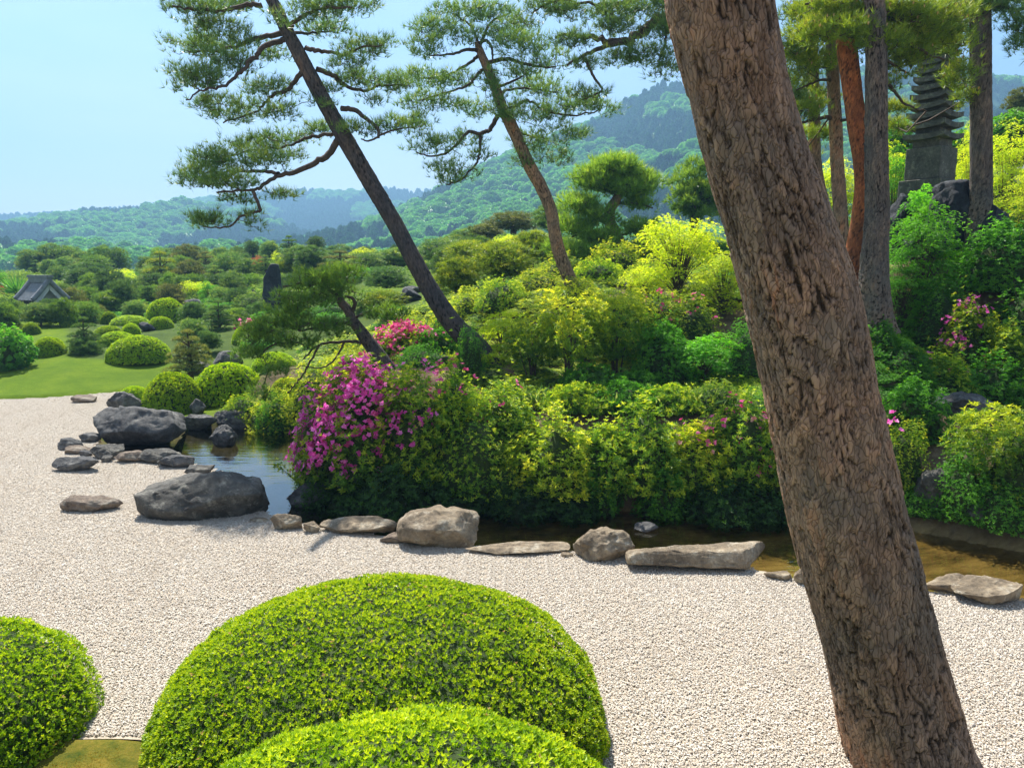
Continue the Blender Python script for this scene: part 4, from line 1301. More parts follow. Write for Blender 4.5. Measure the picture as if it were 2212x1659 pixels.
pads = [pad(1700, 130, 45, 34, 11.9, 90), pad(1720, 180, 36, 28, 11.9, 60), pad(1770, 210, 40, 30, 12.3, 90), pad(1735, 330, 34, 24, 12.6, 55), pad(1780, 290, 30, 22, 12.5, 45), pad(1785, 130, 40, 30, 12.3, 70), pad(1745, 20, 61, 36, 11.8, 180), pad(1730, 90, 50, 40, 11.6, 180), pad(1760, 135, 53, 31, 11.7, 150), pad(1745, 240, 44, 26, 11.7, 90), pad(1790, 60, 67, 40, 11.5, 195), pad(1870, 75, 61, 36, 11.3, 135), pad(1735, 290, 39, 21, 12.2, 48)]
L_, Pd = rel(limbs, pads, root)
grow(L_, Pd, 'pine4', root, 0.12, 3, 9, nw=0.0078, cones=110, mat='pine_yellow')

root = empty('grove_pine', P(1842, 615, 11.0), 'curving pine with smooth orange bark in the grove at right', 'tree', 'upright pines of the grove at right')
pts = [(1838, 640, 52), (1840, 590, 46), (1850, 530, 42), (1860, 470, 40), (1866, 400, 38), (1862, 340, 37), (1852, 278, 38), (1842, 200, 38), (1834, 139, 40), (1825, 60, 40), (1818, -20, 38), (1812, -120, 34), (1800, -400, 26), (1810, -700, 12)]
bark_tube('trunk', *sub(px_path(pts, 11.0), root), 48, 200, 0.045, 0.09, 0.006, 'bark_orange', 49, root)
limbs = [limb([(1822, 30), (1860, 20), (1920, 40), (1990, 50)], 11, 10.6, 14, 4), limb([(1820, 10), (1780, 0), (1740, 10)], 11, 10.8, 12, 4), limb([(1830, 80), (1870, 100), (1930, 105)], 11, 10.7, 9, 4)]
pads = [pad(1880, 30, 67, 40, 10.8, 225), pad(1955, 30, 67, 40, 10.7, 225), pad(1800, 20, 67, 33, 10.8, 180), pad(1900, 95, 67, 36, 10.6, 210), pad(1965, 95, 56, 40, 10.9, 180), pad(1840, 65, 56, 31, 10.5, 135), pad(1770, 75, 50, 31, 10.8, 120)]
L_, Pd = rel(limbs, pads, root)
grow(L_, Pd, 'pine5', root, 0.12, 3, 9, nw=0.0078, cones=150, mat='pine_yellow')

root = empty('grove_pine', P(1890, 712, 10.5), 'stout upright pine with grey furrowed bark at right of centre-right', 'tree', 'upright pines of the grove at right')
root['label'] = 'stout upright pine with grey furrowed bark just right of the orange trunk'
pts = [(1891, 722, 82), (1890, 700, 70), (1888, 640, 60), (1889, 577, 53), (1893, 510, 48), (1896, 452, 45), (1894, 360, 44), (1893, 278, 42), (1893, 139, 40), (1890, 40, 38), (1886, -60, 36), (1880, -400, 28), (1890, -750, 12)]
bark_tube('trunk', *sub(px_path(pts, 10.5), root), 90, 300, 0.042, 0.15, 0.022, 'bark_grey', 59, root, flare=0.15)
limbs = [limb([(1892, 60), (1930, 70), (1990, 110), (2040, 130)], 10.5, 11.0, 13, 4), limb([(1892, 40), (1950, 10), (2020, 10)], 10.5, 10.9, 12, 4), limb([(1893, 150), (1925, 190), (1955, 225), (2000, 240)], 10.5, 11.2, 9, 3), limb([(1893, 120), (1930, 140), (1960, 160)], 10.5, 11.0, 8, 3)]
pads = [pad(1935, 275, 28, 26, 12.0, 50), pad(2082, 215, 18, 40, 12.0, 45), pad(2060, 90, 40, 50, 11.6, 110), pad(1950, 140, 56, 36, 11.0, 142), pad(2010, 95, 66, 40, 11.2, 230), pad(1985, 60, 69, 43, 10.9, 225), pad(2040, 45, 61, 52, 11.0, 225), pad(2070, 165, 35, 43, 11.3, 90), pad(1935, 232, 29, 18, 11.2, 51), pad(1920, 180, 26, 24, 10.8, 30)]
L_, Pd = rel(limbs, pads, root)
grow(L_, Pd, 'pine6', root, 0.12, 3, 9, nw=0.0078, cones=140, mat='pine_yellow')

root = empty('grove_pine', P(2112, 540, 12.0), 'rightmost grove pine, straight grey trunk against the sky', 'tree', 'upright pines of the grove at right')
pts = [(2110, 550, 54), (2112, 500, 48), (2117, 440, 44), (2119, 367, 41), (2119, 200, 40), (2119, 100, 40), (2118, 21, 40), (2116, -60, 38), (2114, -120, 36), (2110, -420, 28), (2120, -720, 12)]
bark_tube('trunk', *sub(px_path(pts, 12.0), root), 56, 220, 0.045, 0.11, 0.009, 'bark_grey', 69, root, flare=0.1)
limbs = [limb([(2121, 30), (2150, 15), (2180, 18), (2212, 40), (2230, 70)], 12, 11.6, 10, 3), limb([(2118, 20), (2090, 5), (2060, 10)], 12, 11.7, 10, 4), limb([(2180, 20), (2200, 60), (2195, 95)], 11.8, 11.5, 5, 3)]
pads = [pad(2180, 12, 56, 26, 11.8, 105), pad(2205, 55, 33, 36, 11.6, 75), pad(2200, 100, 24, 28, 11.5, 39), pad(2100, 10, 67, 31, 11.8, 195), pad(2070, 60, 33, 48, 12.2, 82), pad(2240, 90, 33, 48, 11.6, 45)]
L_, Pd = rel(limbs, pads, root)
grow(L_, Pd, 'pine7', root, 0.13, 3, 9, nw=0.0078)

# small leaning pine over the pond
root = empty('small_leaning_pine', P(832, 785, 10.9), 'small bushy pine leaning left over the purple azalea with crooked branches', 'tree')
pts = [(838, 800, 34), (826, 780, 31), (800, 745, 29), (778, 715, 24), (760, 690, 20), (750, 668, 17), (735, 650, 16), (732, 625, 13)]
bark_tube('trunk', *sub(px_path(pts, 10.9), root), 36, 110, 0.05, 0.10, 0.010, 'bark_pale', 79, root)
Y0 = 10.9
limbs = [
 limb([(775, 705), (740, 698), (700, 705), (650, 715)], Y0, 10.5, 11, 4), limb([(790, 740), (745, 738), (690, 745), (655, 775)], Y0, 10.4, 9, 3),
 limb([(690, 745), (660, 800), (640, 828), (620, 850)], 10.4, 10.2, 5, 3), limb([(745, 738), (720, 780), (690, 795), (650, 790)], 10.6, 10.3, 5, 2),
 limb([(756, 680), (766, 660), (762, 645), (745, 640)], Y0, 10.8, 10, 5), limb([(733, 640), (700, 620), (660, 610), (610, 620)], Y0, 10.6, 8, 3), limb([(733, 630), (750, 600), (720, 585)], Y0, 11.0, 7, 3),
 limb([(650, 715), (600, 700), (570, 720), (530, 755)], 10.5, 10.3, 7, 3), limb([(762, 690), (800, 672), (850, 668)], Y0, 10.7, 7, 3), limb([(650, 740), (590, 745), (560, 770)], 10.4, 10.2, 5, 3)]
pads = [pad(700, 612, 72, 36, 10.7, 170), pad(660, 650, 75, 34, 10.6, 160), pad(610, 690, 60, 34, 10.5, 150), pad(560, 720, 45, 34, 10.3, 110), pad(680, 700, 70, 28, 10.4, 120), pad(740, 590, 45, 25, 11.0, 65), pad(840, 680, 50, 24, 10.7, 80),
        pad(630, 740, 65, 20, 10.3, 85), pad(760, 640, 30, 20, 11.1, 22), pad(540, 765, 35, 20, 10.2, 55), pad(600, 800, 30, 18, 10.1, 32), pad(740, 725, 40, 18, 10.6, 32), pad(560, 850, 28, 18, 10.1, 30)]
L_, Pd = rel(limbs, pads, root)
grow(L_, Pd, 'pine8', root, 0.11, 3, 9, nw=0.0085, spread=.6, mat='pine_mid')

# big cloud pine against the mountain
root = empty('cloud_pine', P(1345, 570, 18.5), 'big yellow-green cloud pine with a crooked trunk against the mountain', 'tree', 'pines behind the mound')
pts = [(1345, 580, 40), (1340, 540, 34), (1330, 510, 28), (1318, 480, 24), (1318, 455, 22), (1330, 435, 20), (1338, 415, 16), (1330, 390, 10)]
bark_tube('trunk', *sub(px_path(pts, 18.5), root), 28, 90, 0.07, 0.14, 0.010, 'bark', 89, root)
limbs = [limb([(1325, 500), (1300, 498), (1270, 500), (1235, 512)], 18.5, 18, 9, 4), limb([(1320, 470), (1290, 465), (1260, 460)], 18.5, 18.2, 8, 4), limb([(1340, 530), (1290, 535), (1240, 548), (1200, 560)], 18.4, 17.8, 8, 4),
         limb([(1335, 420), (1290, 405), (1265, 400)], 18.5, 18.3, 8, 4), limb([(1335, 420), (1370, 400), (1400, 400)], 18.5, 18.6, 8, 4), limb([(1332, 440), (1380, 440), (1410, 450)], 18.5, 18.2, 7, 3), limb([(1332, 510), (1380, 500), (1410, 505)], 18.5, 18.0, 7, 3)]
pads = [pad(1335, 358, 50, 22, 18.6, 200, .9), pad(1365, 415, 50, 18, 18.4, 110, .9), pad(1330, 372, 66, 30, 18.6, 330, .9), pad(1288, 392, 50, 32, 18.4, 240, .9), pad(1384, 395, 42, 30, 18.6, 200, .9), pad(1335, 405, 60, 20, 18.5, 170, .9), pad(1250, 445, 40, 30, 18.2, 150, .9), pad(1285, 470, 46, 26, 18.2, 130), pad(1240, 495, 42, 28, 18.0, 130),
        pad(1300, 515, 50, 22, 17.9, 110), pad(1380, 440, 34, 16, 18.4, 60), pad(1385, 495, 46, 24, 18.2, 110), pad(1220, 545, 50, 24, 17.8, 110), pad(1300, 555, 50, 20, 17.8, 80), pad(1385, 540, 40, 24, 18.0, 80)]
L_, Pd = rel(limbs, pads, root)
grow(L_, Pd, 'pine9', root, 0.20, 3, 8, nw=0.016, mat='pine_bright', spread=.5, twr=.006)

# ------------------------------------------------------------------ plant prototypes
def lumpy(d, seed, f=1.8, a=0.16):
    return 1 + a * fbm(d * f + seed * 3.7, 3, seed)

def hemi(n, lo=-0.02):
    d = rdirs(int(n * 2.4) + 40)
    d = d[d[:, 2] > lo][:n]
    return d

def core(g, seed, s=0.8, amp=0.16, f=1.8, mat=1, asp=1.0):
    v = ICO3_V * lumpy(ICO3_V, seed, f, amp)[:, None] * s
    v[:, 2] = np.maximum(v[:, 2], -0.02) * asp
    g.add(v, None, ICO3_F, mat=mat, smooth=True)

def sh_open(seed, asp=1.0, n=1900, k=6, L=0.085, W=0.034, amp=0.22, coresz=0.70, spread=1.05, stems=26, inner=0.6, hollow=True):
    g = Geo()
    n = int(n * (0.75 + 0.3 * asp))
    d = hemi(n)
    n = len(d)
    lump = lumpy(d, seed, 2.2, amp)
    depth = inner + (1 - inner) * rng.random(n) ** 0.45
    p = d * (lump * depth)[:, None]
    p[:, 2] = np.maximum(p[:, 2], 0.0) 
    clump = fbm(d * 4.5 + seed, 2, seed + 3)
    p += nrm(d) * (clump * 0.10)[:, None]
    sh_ = rng.random(n) < .05
    p += (nrm(d) + np.array([0, 0, .5])) * (sh_ * rng.uniform(.04, .17, n))[:, None]
    keep = ~((clump < -0.16) & (depth > 0.86)) if hollow else np.ones(n, bool)
    p, d, depth, clump = p[keep], d[keep], depth[keep], clump[keep]
    p[:, 2] *= asp
    ax = d * 0.7 + np.array([0, 0, 0.75]) + rng.normal(0, .28, (len(p), 3))
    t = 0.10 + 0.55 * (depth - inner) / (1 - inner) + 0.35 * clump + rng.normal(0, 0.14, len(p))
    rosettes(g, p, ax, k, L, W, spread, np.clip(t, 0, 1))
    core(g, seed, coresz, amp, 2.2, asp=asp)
    for i in range(stems):
        dd = hemi(1, 0.1)[0] if i else np.array([0, 0, 1.0])
        e = dd * 0.93 * float(lumpy(dd[None], seed, 2.2, amp)[0])
        b0 = np.array([dd[0] * .15, dd[1] * .15, -0.12])
        e = e * np.array([1, 1, asp])
        m_ = (b0 + e) / 2 + rng.normal(0, .07, 3) + np.array([0, 0, -.05])
        tube(g, spline([b0, m_, e], 7), np.linspace(0.016, 0.004, 7), 4, mat=2)
    return g

def sh_stemmy(seed, asp=1.0, n=1500, k=7, L=0.10, W=0.032):
    """tall shrub: leaf masses held on visible crooked stems"""
    g = Geo()
    for i in range(9):
        a = rng.random() * 6.283
        r_ = rng.uniform(0.3, 0.8)
        e = np.array([math.cos(a) * r_, math.sin(a) * r_, rng.uniform(.55, .95) * asp])
        b0 = np.array([math.cos(a) * .08, math.sin(a) * .08, -0.1])
        m_ = np.array([e[0] * .35, e[1] * .35, e[2] * .5]) + rng.normal(0, .05, 3)
        tube(g, spline([b0, m_, e], 8), np.linspace(0.028, 0.008, 8), 5, mat=2)
    d = rdirs(n)
    lump = lumpy(d, seed, 2.6, 0.3)
    p = d * (lump * (0.45 + 0.55 * rng.random(n) ** .4))[:, None] * np.array([1, 1, 0.40 * asp]) + np.array([0, 0, 0.62 * asp])
    cl = fbm(p * 4.2 + seed, 2, seed + 3)
    kp = cl > -0.16
    p, d, cl = p[kp], d[kp], cl[kp]
    ax = d * 0.5 + np.array([0, 0, 0.7]) + rng.normal(0, .3, (len(p), 3))
    rosettes(g, p, ax, k, L, W, 1.15, np.clip(0.45 + 0.3 * d[:, 2] + .4 * cl + rng.normal(0, .14, len(p)), 0, 1))
    return g

def sh_dome(seed, n=5200, k=4, L=0.062, W=0.030, amp=0.05):
    g = Geo()
    d = hemi(n)
    n = len(d)
    lump = lumpy(d, seed, 1.6, amp)
    z = d.copy()
    pw = 2.6
    rad = 1 / ((np.abs(d[:, 0]) ** pw + np.abs(d[:, 1]) ** pw + np.abs(d[:, 2]) ** pw) ** (1 / pw))
    rad = 0.45 * rad + 0.55
    p = d * (lump * rad * rng.uniform(.955, 1.0, n))[:, None]
    ax = d * 1.0 + np.array([0, 0, 0.35]) + rng.normal(0, .25, (n, 3))
    t = 0.52 + 0.3 * fbm(d * 6 + seed, 3, seed) + rng.normal(0, .16, n)
    rosettes(g, p, ax, k, L, W, 0.85, np.clip(t, 0, 1))
    v = ICO3_V * (lumpy(ICO3_V, seed, 1.6, amp) * (0.45 / ((np.abs(ICO3_V) ** pw).sum(1) ** (1 / pw)) + 0.55))[:, None] * 0.94
    v[:, 2] = np.maximum(v[:, 2], -0.03)
    g.add(v, None, ICO3_F, mat=1, smooth=True)
    return g

def stars(g, p, nv, L, W, t, k=4):
    """palmate leaves: k narrow lobes fanned in the plane across nv"""
    m = len(p)
    nv = nrm(nv)
    a = nrm(np.cross(nv, nrm(rng.normal(size=(m, 3)))))
    b = np.cross(nv, a)
    th = np.linspace(-1.5, 1.5, k)[None] + rng.normal(0, .08, (m, k))
    d = np.cos(th)[..., None] * a[:, None] + np.sin(th)[..., None] * b[:, None] - 0.15 * nv[:, None]
    ll = (L * np.array([.75, 1, 1, .75])[:k])[None] * rng.uniform(.8, 1.15, (m, 1))
    leaves(g, np.repeat(p, k, 0), d.reshape(-1, 3), np.repeat(nv, k, 0), ll.ravel(), ll.ravel() * W / L, np.clip(np.repeat(t, k) + rng.normal(0, .05, m * k), 0, 1))

def sh_maple(seed, asp=1.0, nf=46, per=42, L=0.085, W=0.03, trunk=True):
    g = Geo()
    nf = int(nf * (.8 + .2 * asp))
    for i in range(nf):
        d = rdirs(1)[0]
        d[2] = abs(d[2]) if rng.random() < .35 else d[2]
        c = d * rng.uniform(.45, .9) * np.array([1, 1, .46 * asp]) + np.array([0, 0, .52 * asp])
        a = math.atan2(d[1], d[0])
        fr = rng.uniform(.2, .36)
        rr = fr * np.sqrt(rng.random(per)); th = rng.random(per) * 6.283
        x, y = rr * np.cos(th) * 1.35, rr * np.sin(th) * .8
        px = c[0] + x * math.cos(a) - y * math.sin(a)
        py = c[1] + x * math.sin(a) + y * math.cos(a)
        pz = c[2] - 0.55 * (rr ** 2) / fr + rng.normal(0, .022, per) - 0.10 * x
        out = np.stack([np.full(per, d[0] * .35), np.full(per, d[1] * .35), np.ones(per)], 1) + rng.normal(0, .3, (per, 3))
        t = 0.5 + 0.25 * (c[2] / asp - .5) + rng.normal(0, .08) + rng.normal(0, .13, per)
        stars(g, np.stack([px, py, pz], 1), out, L, W, np.clip(t, 0, 1))
        if trunk:
            tube(g, spline([(c[0] * .1, c[1] * .1, c[2] * .35), (c[0] * .5, c[1] * .5, c[2] * .75), tuple(c)], 6), np.linspace(.010, .003, 6), 3, mat=2)
    if trunk:
        tube(g, spline([(0, 0, -.1), (.03, 0, .2 * asp), (0, .03, .5 * asp)], 6), np.linspace(.028, .014, 6), 6, mat=2)
    return g

def sh_cloud(seed, pads=34, per=44, nl=0.19, k=7, lo=-0.72):
    """clipped pine crown, unit radius, centred, rounded clumps with shaded gaps"""
    g = Geo()
    ph = (1 + 5 ** .5) / 2
    for i in range(pads):
        zz = 1 - (i + .5) / pads * (1 - lo)
        a = i * 6.283 / ph + seed
        rr = math.sqrt(max(0, 1 - max(zz, -.2) ** 2))
        c = np.array([math.cos(a) * rr, math.sin(a) * rr, zz]) * rng.uniform(.60, .86)
        pr = rng.uniform(.20, .36)
        d = rdirs(per)
        d[:, 2] = np.abs(d[:, 2]) - .35
        p = c + d * pr * np.array([1.1, 1.1, .85]) * rng.uniform(.6, 1.1, (per, 1))
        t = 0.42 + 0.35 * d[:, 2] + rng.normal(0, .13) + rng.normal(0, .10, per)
        tufts(g, p, d * .9 + nrm(c) * .4 + np.array([0, 0, .45]) + rng.normal(0, .2, (per, 3)), k, nl, nl * .12, .55, np.clip(t, 0, 1))
        if i % 3 == 0:
            tube(g, spline([(0, 0, c[2] * .4 - .4), c * .5 - np.array([0, 0, .12]), c - np.array([0, 0, .05])], 6), np.linspace(.05, .012, 6), 4, mat=2)
    n = 420
    d = rdirs(n); p = d * .62 * rng.random((n, 1)) ** .33
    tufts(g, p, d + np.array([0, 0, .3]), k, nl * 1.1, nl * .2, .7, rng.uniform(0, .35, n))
    g.add(ICO_S * np.array([.42, .42, .4]) * lumpy(ICO_S, seed, 2, .3)[:, None] + np.array([0, 0, -.05]), None, ICO_SF, mat=1, smooth=True)
    tube(g, [(0, 0, -1.3), (.04, 0, -.5), (0, .02, .5)], [.075, .06, .025], 6, mat=2)
    return g

def sh_tiers(seed, tiers=5, nl=0.15, k=7):
    """niwaki: flat pads in layers"""
    g = Geo()
    for t_ in range(tiers):
        zz = -0.75 + 1.6 * t_ / (tiers - 1)
        R_ = (1.0 - 0.55 * t_ / (tiers - 1))
        npd = max(1, int(5 * R_ + .5)) if t_ < tiers - 1 else 1
        for i in range(npd):
            a = i * 6.283 / npd + t_ * 1.1 + seed
            c = np.array([math.cos(a) * R_ * .62, math.sin(a) * R_ * .62, zz + rng.normal(0, .05)]) if npd > 1 else np.array([0, 0, zz])
            pr = R_ * rng.uniform(.42, .52)
            per = 75
            d = rdirs(per); d[:, 2] = np.abs(d[:, 2]) - .15
            p = c + d * pr * np.array([1.1, 1.1, .5])
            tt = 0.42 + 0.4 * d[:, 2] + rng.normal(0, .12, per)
            tufts(g, p, d * .8 + np.array([0, 0, .6]), k, nl, nl * .13, .55, np.clip(tt, 0, 1))
            g.add(ICO_S * pr * np.array([.6, .6, .12]) + c, None, ICO_SF, mat=1, smooth=True)
            tube(g, spline([(0, 0, zz - .25), c * np.array([.5, .5, 1]) - np.array([0, 0, .12]), c], 5), np.linspace(.04, .012, 5), 4, mat=2)
    tube(g, [(0.03, 0, -1.25), (-.04, 0, -.5), (.03, .02, .2), (0, 0, .85)], [.09, .075, .05, .02], 6, mat=2)
    return g

def sh_broad(seed, n=1500, L=0.12, W=0.07):
    """broadleaf crown, centred"""
    g = Geo()
    d = rdirs(n)
    lump = lumpy(d, seed, 2.4, .34)
    p = d * (lump * (.6 + .4 * rng.random(n) ** .5))[:, None]
    cl = fbm(d * 4 + seed, 2, seed + 1)
    kp = cl > -.2
    p, d, cl = p[kp], d[kp], cl[kp]
    rosettes(g, p, d * .6 + np.array([0, 0, .6]), 5, L, W, 1.1, np.clip(.45 + .3 * d[:, 2] + .4 * cl + rng.normal(0, .1, len(p)), 0, 1))
    g.add(ICO_S * .62, None, ICO_SF, mat=1, smooth=True)
    tube(g, [(0, 0, -1.3), (.03, 0, -.5), (0, 0, .3)], [.07, .06, .03], 6, mat=2)
    return g

bm = bmesh.new()
bmesh.ops.create_icosphere(bm, subdivisions=3, radius=1.0)
ICO3_V = np.array([v.co[:] for v in bm.verts]); ICO3_F = np.array([[v.index for v in f.verts] for f in bm.faces])
bm.free()
bm = bmesh.new()
bmesh.ops.create_icosphere(bm, subdivisions=2, radius=1.0)
ICO_S = np.array([v.co[:] for v in bm.verts]); ICO_SF = np.array([[v.index for v in f.verts] for f in bm.faces])
bm.free()

BUILD = {
 'open': [lambda a: sh_open(1, a, amp=.30), lambda a: sh_open(2, a, amp=.38)],
 'fine': [lambda a: sh_open(5, a, n=2300, k=5, L=.058, W=.023, stems=8), lambda a: sh_open(6, a, n=2300, k=5, L=.058, W=.023, amp=.26, stems=8)],
 'stemmy': [lambda a: sh_stemmy(4, a), lambda a: sh_stemmy(7, a)],
 'dome': [lambda a: sh_dome(1, n=4000), lambda a: sh_dome(2, n=4000, amp=.08)],
 'maple': [lambda a: sh_maple(1, a), lambda a: sh_maple(2, a)],
 'bigmaple': [lambda a: sh_maple(3, a, nf=84, per=48, L=.055, W=.021)],
 'cloud': [lambda a: sh_cloud(1), lambda a: sh_cloud(2, pads=26, per=54), lambda a: sh_cloud(3, pads=42, per=34, nl=.16)],
 'opencloud': [lambda a: sh_cloud(1, pads=26, per=70, nl=.13, lo=-.25)],
 'tiers': [lambda a: sh_tiers(1), lambda a: sh_tiers(2, tiers=6)],
 'broad': [lambda a: sh_broad(1), lambda a: sh_broad(2)],
}
ASPECTS = {'open': (.6, 1.0, 1.6, 2.4), 'fine': (.6, 1.0, 1.6, 2.4), 'stemmy': (1.0, 2.0), 'maple': (.6, 1.2, 1.9), 'bigmaple': (.7, 1.2, 1.8, 2.8, 4.2)}
_geo, _mesh = {}, {}
def dress(o, nm, mat):
    """alike plants share one mesh; the leaf material sits on the object"""
    if nm == 'foliage':
        o.material_slots[0].link = 'OBJECT'
        o.material_slots[0].material = M[mat]
    return o

def proto(kind, var, mat, asp=1.0):
    var %= len(BUILD[kind])
    if (kind, var, asp) not in _geo:
        _geo[(kind, var, asp)] = BUILD[kind][var](asp)
    key = (kind, var, asp)
    if key not in _mesh:
        g = _geo[(kind, var, asp)]
        # split into foliage and wood so that each is a part of its own
        out = []
        for sel, nm in (((0, 1), 'foliage'), ((2,), 'stems')):
            h = Geo()
            h.v = g.v; h.n = g.n
            for src, st, sm, ss, dst in ((g.q, g.qt, g.qm, g.qs, 'q'), (g.t, g.tt, g.tm, g.ts, 't')):
                for f, t, m_, s_ in zip(src, st, sm, ss):
                    if m_[0] in sel:
                        getattr(h, dst).append(f); getattr(h, dst + 't').append(t)
                        getattr(h, dst + 'm').append(m_ if nm == 'foliage' else m_ * 0); getattr(h, dst + 's').append(s_)
            if h.q or h.t:
                # drop unused vertices
                allv = np.concatenate(h.v)
                used = np.unique(np.concatenate([f.ravel() for f in h.q + h.t]))
                mp = np.full(len(allv), -1); mp[used] = np.arange(len(used))
                h.v = [allv[used]]; h.q = [mp[f] for f in h.q]; h.t = [mp[f] for f in h.t]
                out.append((nm, h.mesh(kind + '_' + nm, [M[mat], M['core']] if nm == 'foliage' else M['twig'])))
        _mesh[key] = out
    return _mesh[key]

def flower_geo(pts, nrmls, size, mat, per=3):
    g = Geo()
    m = len(pts)
    pp = np.repeat(pts, per, 0) + rng.normal(0, size * .55, (m * per, 3))
    nn = nrm(np.repeat(nrmls, per, 0) + rng.normal(0, .45, (m * per, 3)))
    rosettes(g, pp, nn, 5, size * .62, size * .48, 1.15, rng.random(m * per), jit=.12)
    return g

def dome_pts(n, seed, amp=.22, where=None):
    d = hemi(n * 3, 0.02)
    if where is not None:
        d = d[where(d)]
    d = d[:n]
    return d * lumpy(d, seed, 2.2, amp)[:, None] * rng.uniform(.93, 1.04, (len(d), 1)), d

_v = [0]
def plant(kind, mat, u, vt, vb, ru, label, cat='shrub', name='shrub', group=None, Y=None, dy=.8, var=None, flowers=None, sink=0.06, off=0.45):
    """ground plant: top at vt, base at vb (or at distance Y)"""
    _v[0] += 1
    var = _v[0] if var is None else var
    if Y is None:
        h0 = hit(u, vb)
        x, y = h0[0], h0[1]
    else:
        y = Y; x = P(u, vb, y)[0]
    rx = ru * S(u, vb, y)
    if Y is None:
        y += rx * dy * off
        x *= y / h0[1]
    z = gz(x, y) - sink
    zt = P(u, vt, y)[2]
    if zt - z < 0.15:
        print('LOW', label, round(zt - z, 2), 'ground v', )
        z = zt - 0.25
    hh = zt - z
    o = empty(name, (x, y, z), label, cat, group)
    ang = rng.uniform(0, 6.283)
    asp = min(ASPECTS.get(kind, (1.0,)), key=lambda a: abs(math.log(a / (hh / rx))))
    for nm, me in proto(kind, var, mat, asp):
        c = obj(nm, me, o, (0, 0, 0), (0, 0, ang), (1, 1, 1), kind='stuff' if nm == 'foliage' else None)
        dress(c, nm, mat)
        # squash across the rotated axes
        c.scale = (1, 1, 1)
        c.matrix_local = Matrix.Diagonal((rx, rx * dy, hh / (asp if kind in ASPECTS else 1.0), 1)) @ Matrix.Rotation(ang, 4, 'Z')
    if flowers:
        for (fm, nfl, size, where) in flowers:
            pts, nn = dome_pts(nfl, (var % 3) + 1, where=where)
            pts = pts * np.array([rx, rx * dy, hh])
            g = flower_geo(pts, nn, size, fm)
            obj('flowers', g.mesh('flowers', M[fm]), o, kind='stuff')
    return o

def tree(kind, mat, u, vc, ru, rv, Y, label, cat='pine', name='garden_pine', group='clipped pines of the distant garden', var=None):
    """crown centred at u,vc; trunk drops to the ground"""
    _v[0] += 1
    var = _v[0] if var is None else var
    c = P(u, vc, Y)
    rx, rz = ru * S(u, vc, Y), rv * S(u, vc, Y)
    g0 = gz(c[0], Y)
    o = empty(name, (c[0], Y, g0), label, cat, group)
    ang = rng.uniform(0, 6.283)
    for nm, me in proto(kind, var, mat):
        ch = obj('crown' if nm == 'foliage' else 'branches', me, o, kind='stuff' if nm == 'foliage' else None)
        dress(ch, nm, mat)
        ch.matrix_local = Matrix.Translation((0, 0, c[2] - g0)) @ Matrix.Diagonal((rx, rx * .85, rz, 1)) @ Matrix.Rotation(ang, 4, 'Z')
    hgt = c[2] - g0
    if hgt - rz > 0.02:
        g = Geo()
        tube(g, spline([(0, 0, -.1), (rng.normal(0, .05 * hgt), 0, hgt * .5), (0, 0, hgt)], 7), np.linspace(.075, .05, 7) * rx + .02, 7)
        obj('trunk', g.mesh('trunk', M['twig']), o)
    return o

# ------------------------------------------------------------------ the three big clipped azaleas in front
def big_dome(x, y, rx, ry, h, n, label, seed, L=0.0215, view_only=True):
    o = empty('clipped_azalea', (x, y, gz(x, y) if y > 5 else 0.0), label, 'shrub', 'big clipped azalea domes in the foreground')
    d = rdirs(int(n * 3.2))
    d = d[(d[:, 2] > -0.05)]
    # keep leaves where a camera near ours can see them, thin them on the far side
    face = (d[:, 1] < 0.35) | (d[:, 2] > 0.35) | (rng.random(len(d)) < .3)
    d = d[face][:n]
    n = len(d)
    pw = 2.2
    rad = 0.5 / ((np.abs(d) ** pw).sum(1) ** (1 / pw)) + 0.5
    lump = lumpy(d, seed, 1.7, .035)
    s3 = np.array([rx, ry, h])
    p = d * (rad * lump)[:, None] * s3
    nn = nrm(d / s3)
    bumps = fbm(p * 9.0 + seed, 2, seed) * .022 + fbm(p * 2.6, 2, seed + 2) * .025
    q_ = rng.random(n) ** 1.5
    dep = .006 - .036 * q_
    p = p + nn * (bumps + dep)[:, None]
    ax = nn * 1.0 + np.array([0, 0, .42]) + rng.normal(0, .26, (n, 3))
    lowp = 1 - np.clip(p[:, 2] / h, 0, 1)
    t = .60 + .28 * fbm(p * 7, 2, seed + 5) + rng.normal(0, .14, n) - .15 * lowp + .18 - .75 * q_  # low and inner leaves tinted darker: painted shading on top of old-leaf colour
    g = Geo()
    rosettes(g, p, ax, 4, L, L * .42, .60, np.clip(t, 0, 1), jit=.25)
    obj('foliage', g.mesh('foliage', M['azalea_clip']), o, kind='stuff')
    g = Geo()
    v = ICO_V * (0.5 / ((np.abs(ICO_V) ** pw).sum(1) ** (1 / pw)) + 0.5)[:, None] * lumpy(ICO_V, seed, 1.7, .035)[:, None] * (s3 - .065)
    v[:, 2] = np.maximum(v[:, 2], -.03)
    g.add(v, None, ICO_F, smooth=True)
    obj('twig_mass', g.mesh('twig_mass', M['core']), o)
    g = Geo()
    # a few dry brown shoots
    sel = rng.choice(n, int(n * .008), replace=False)
    rosettes(g, p[sel] + nn[sel] * .012, ax[sel], 4, L * .7, L * .3, .8, rng.random(len(sel)))
    obj('dry_shoots', g.mesh('dry_shoots', M['cone']), o, kind='stuff')

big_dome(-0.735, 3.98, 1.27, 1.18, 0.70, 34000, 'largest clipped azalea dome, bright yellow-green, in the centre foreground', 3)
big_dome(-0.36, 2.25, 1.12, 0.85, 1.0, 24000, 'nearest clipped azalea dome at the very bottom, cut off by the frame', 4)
big_dome(-3.36, 3.85, 0.92, 0.80, 0.55, 15000, 'clipped azalea dome cut by the left edge, its lower half in deep shade', 5)

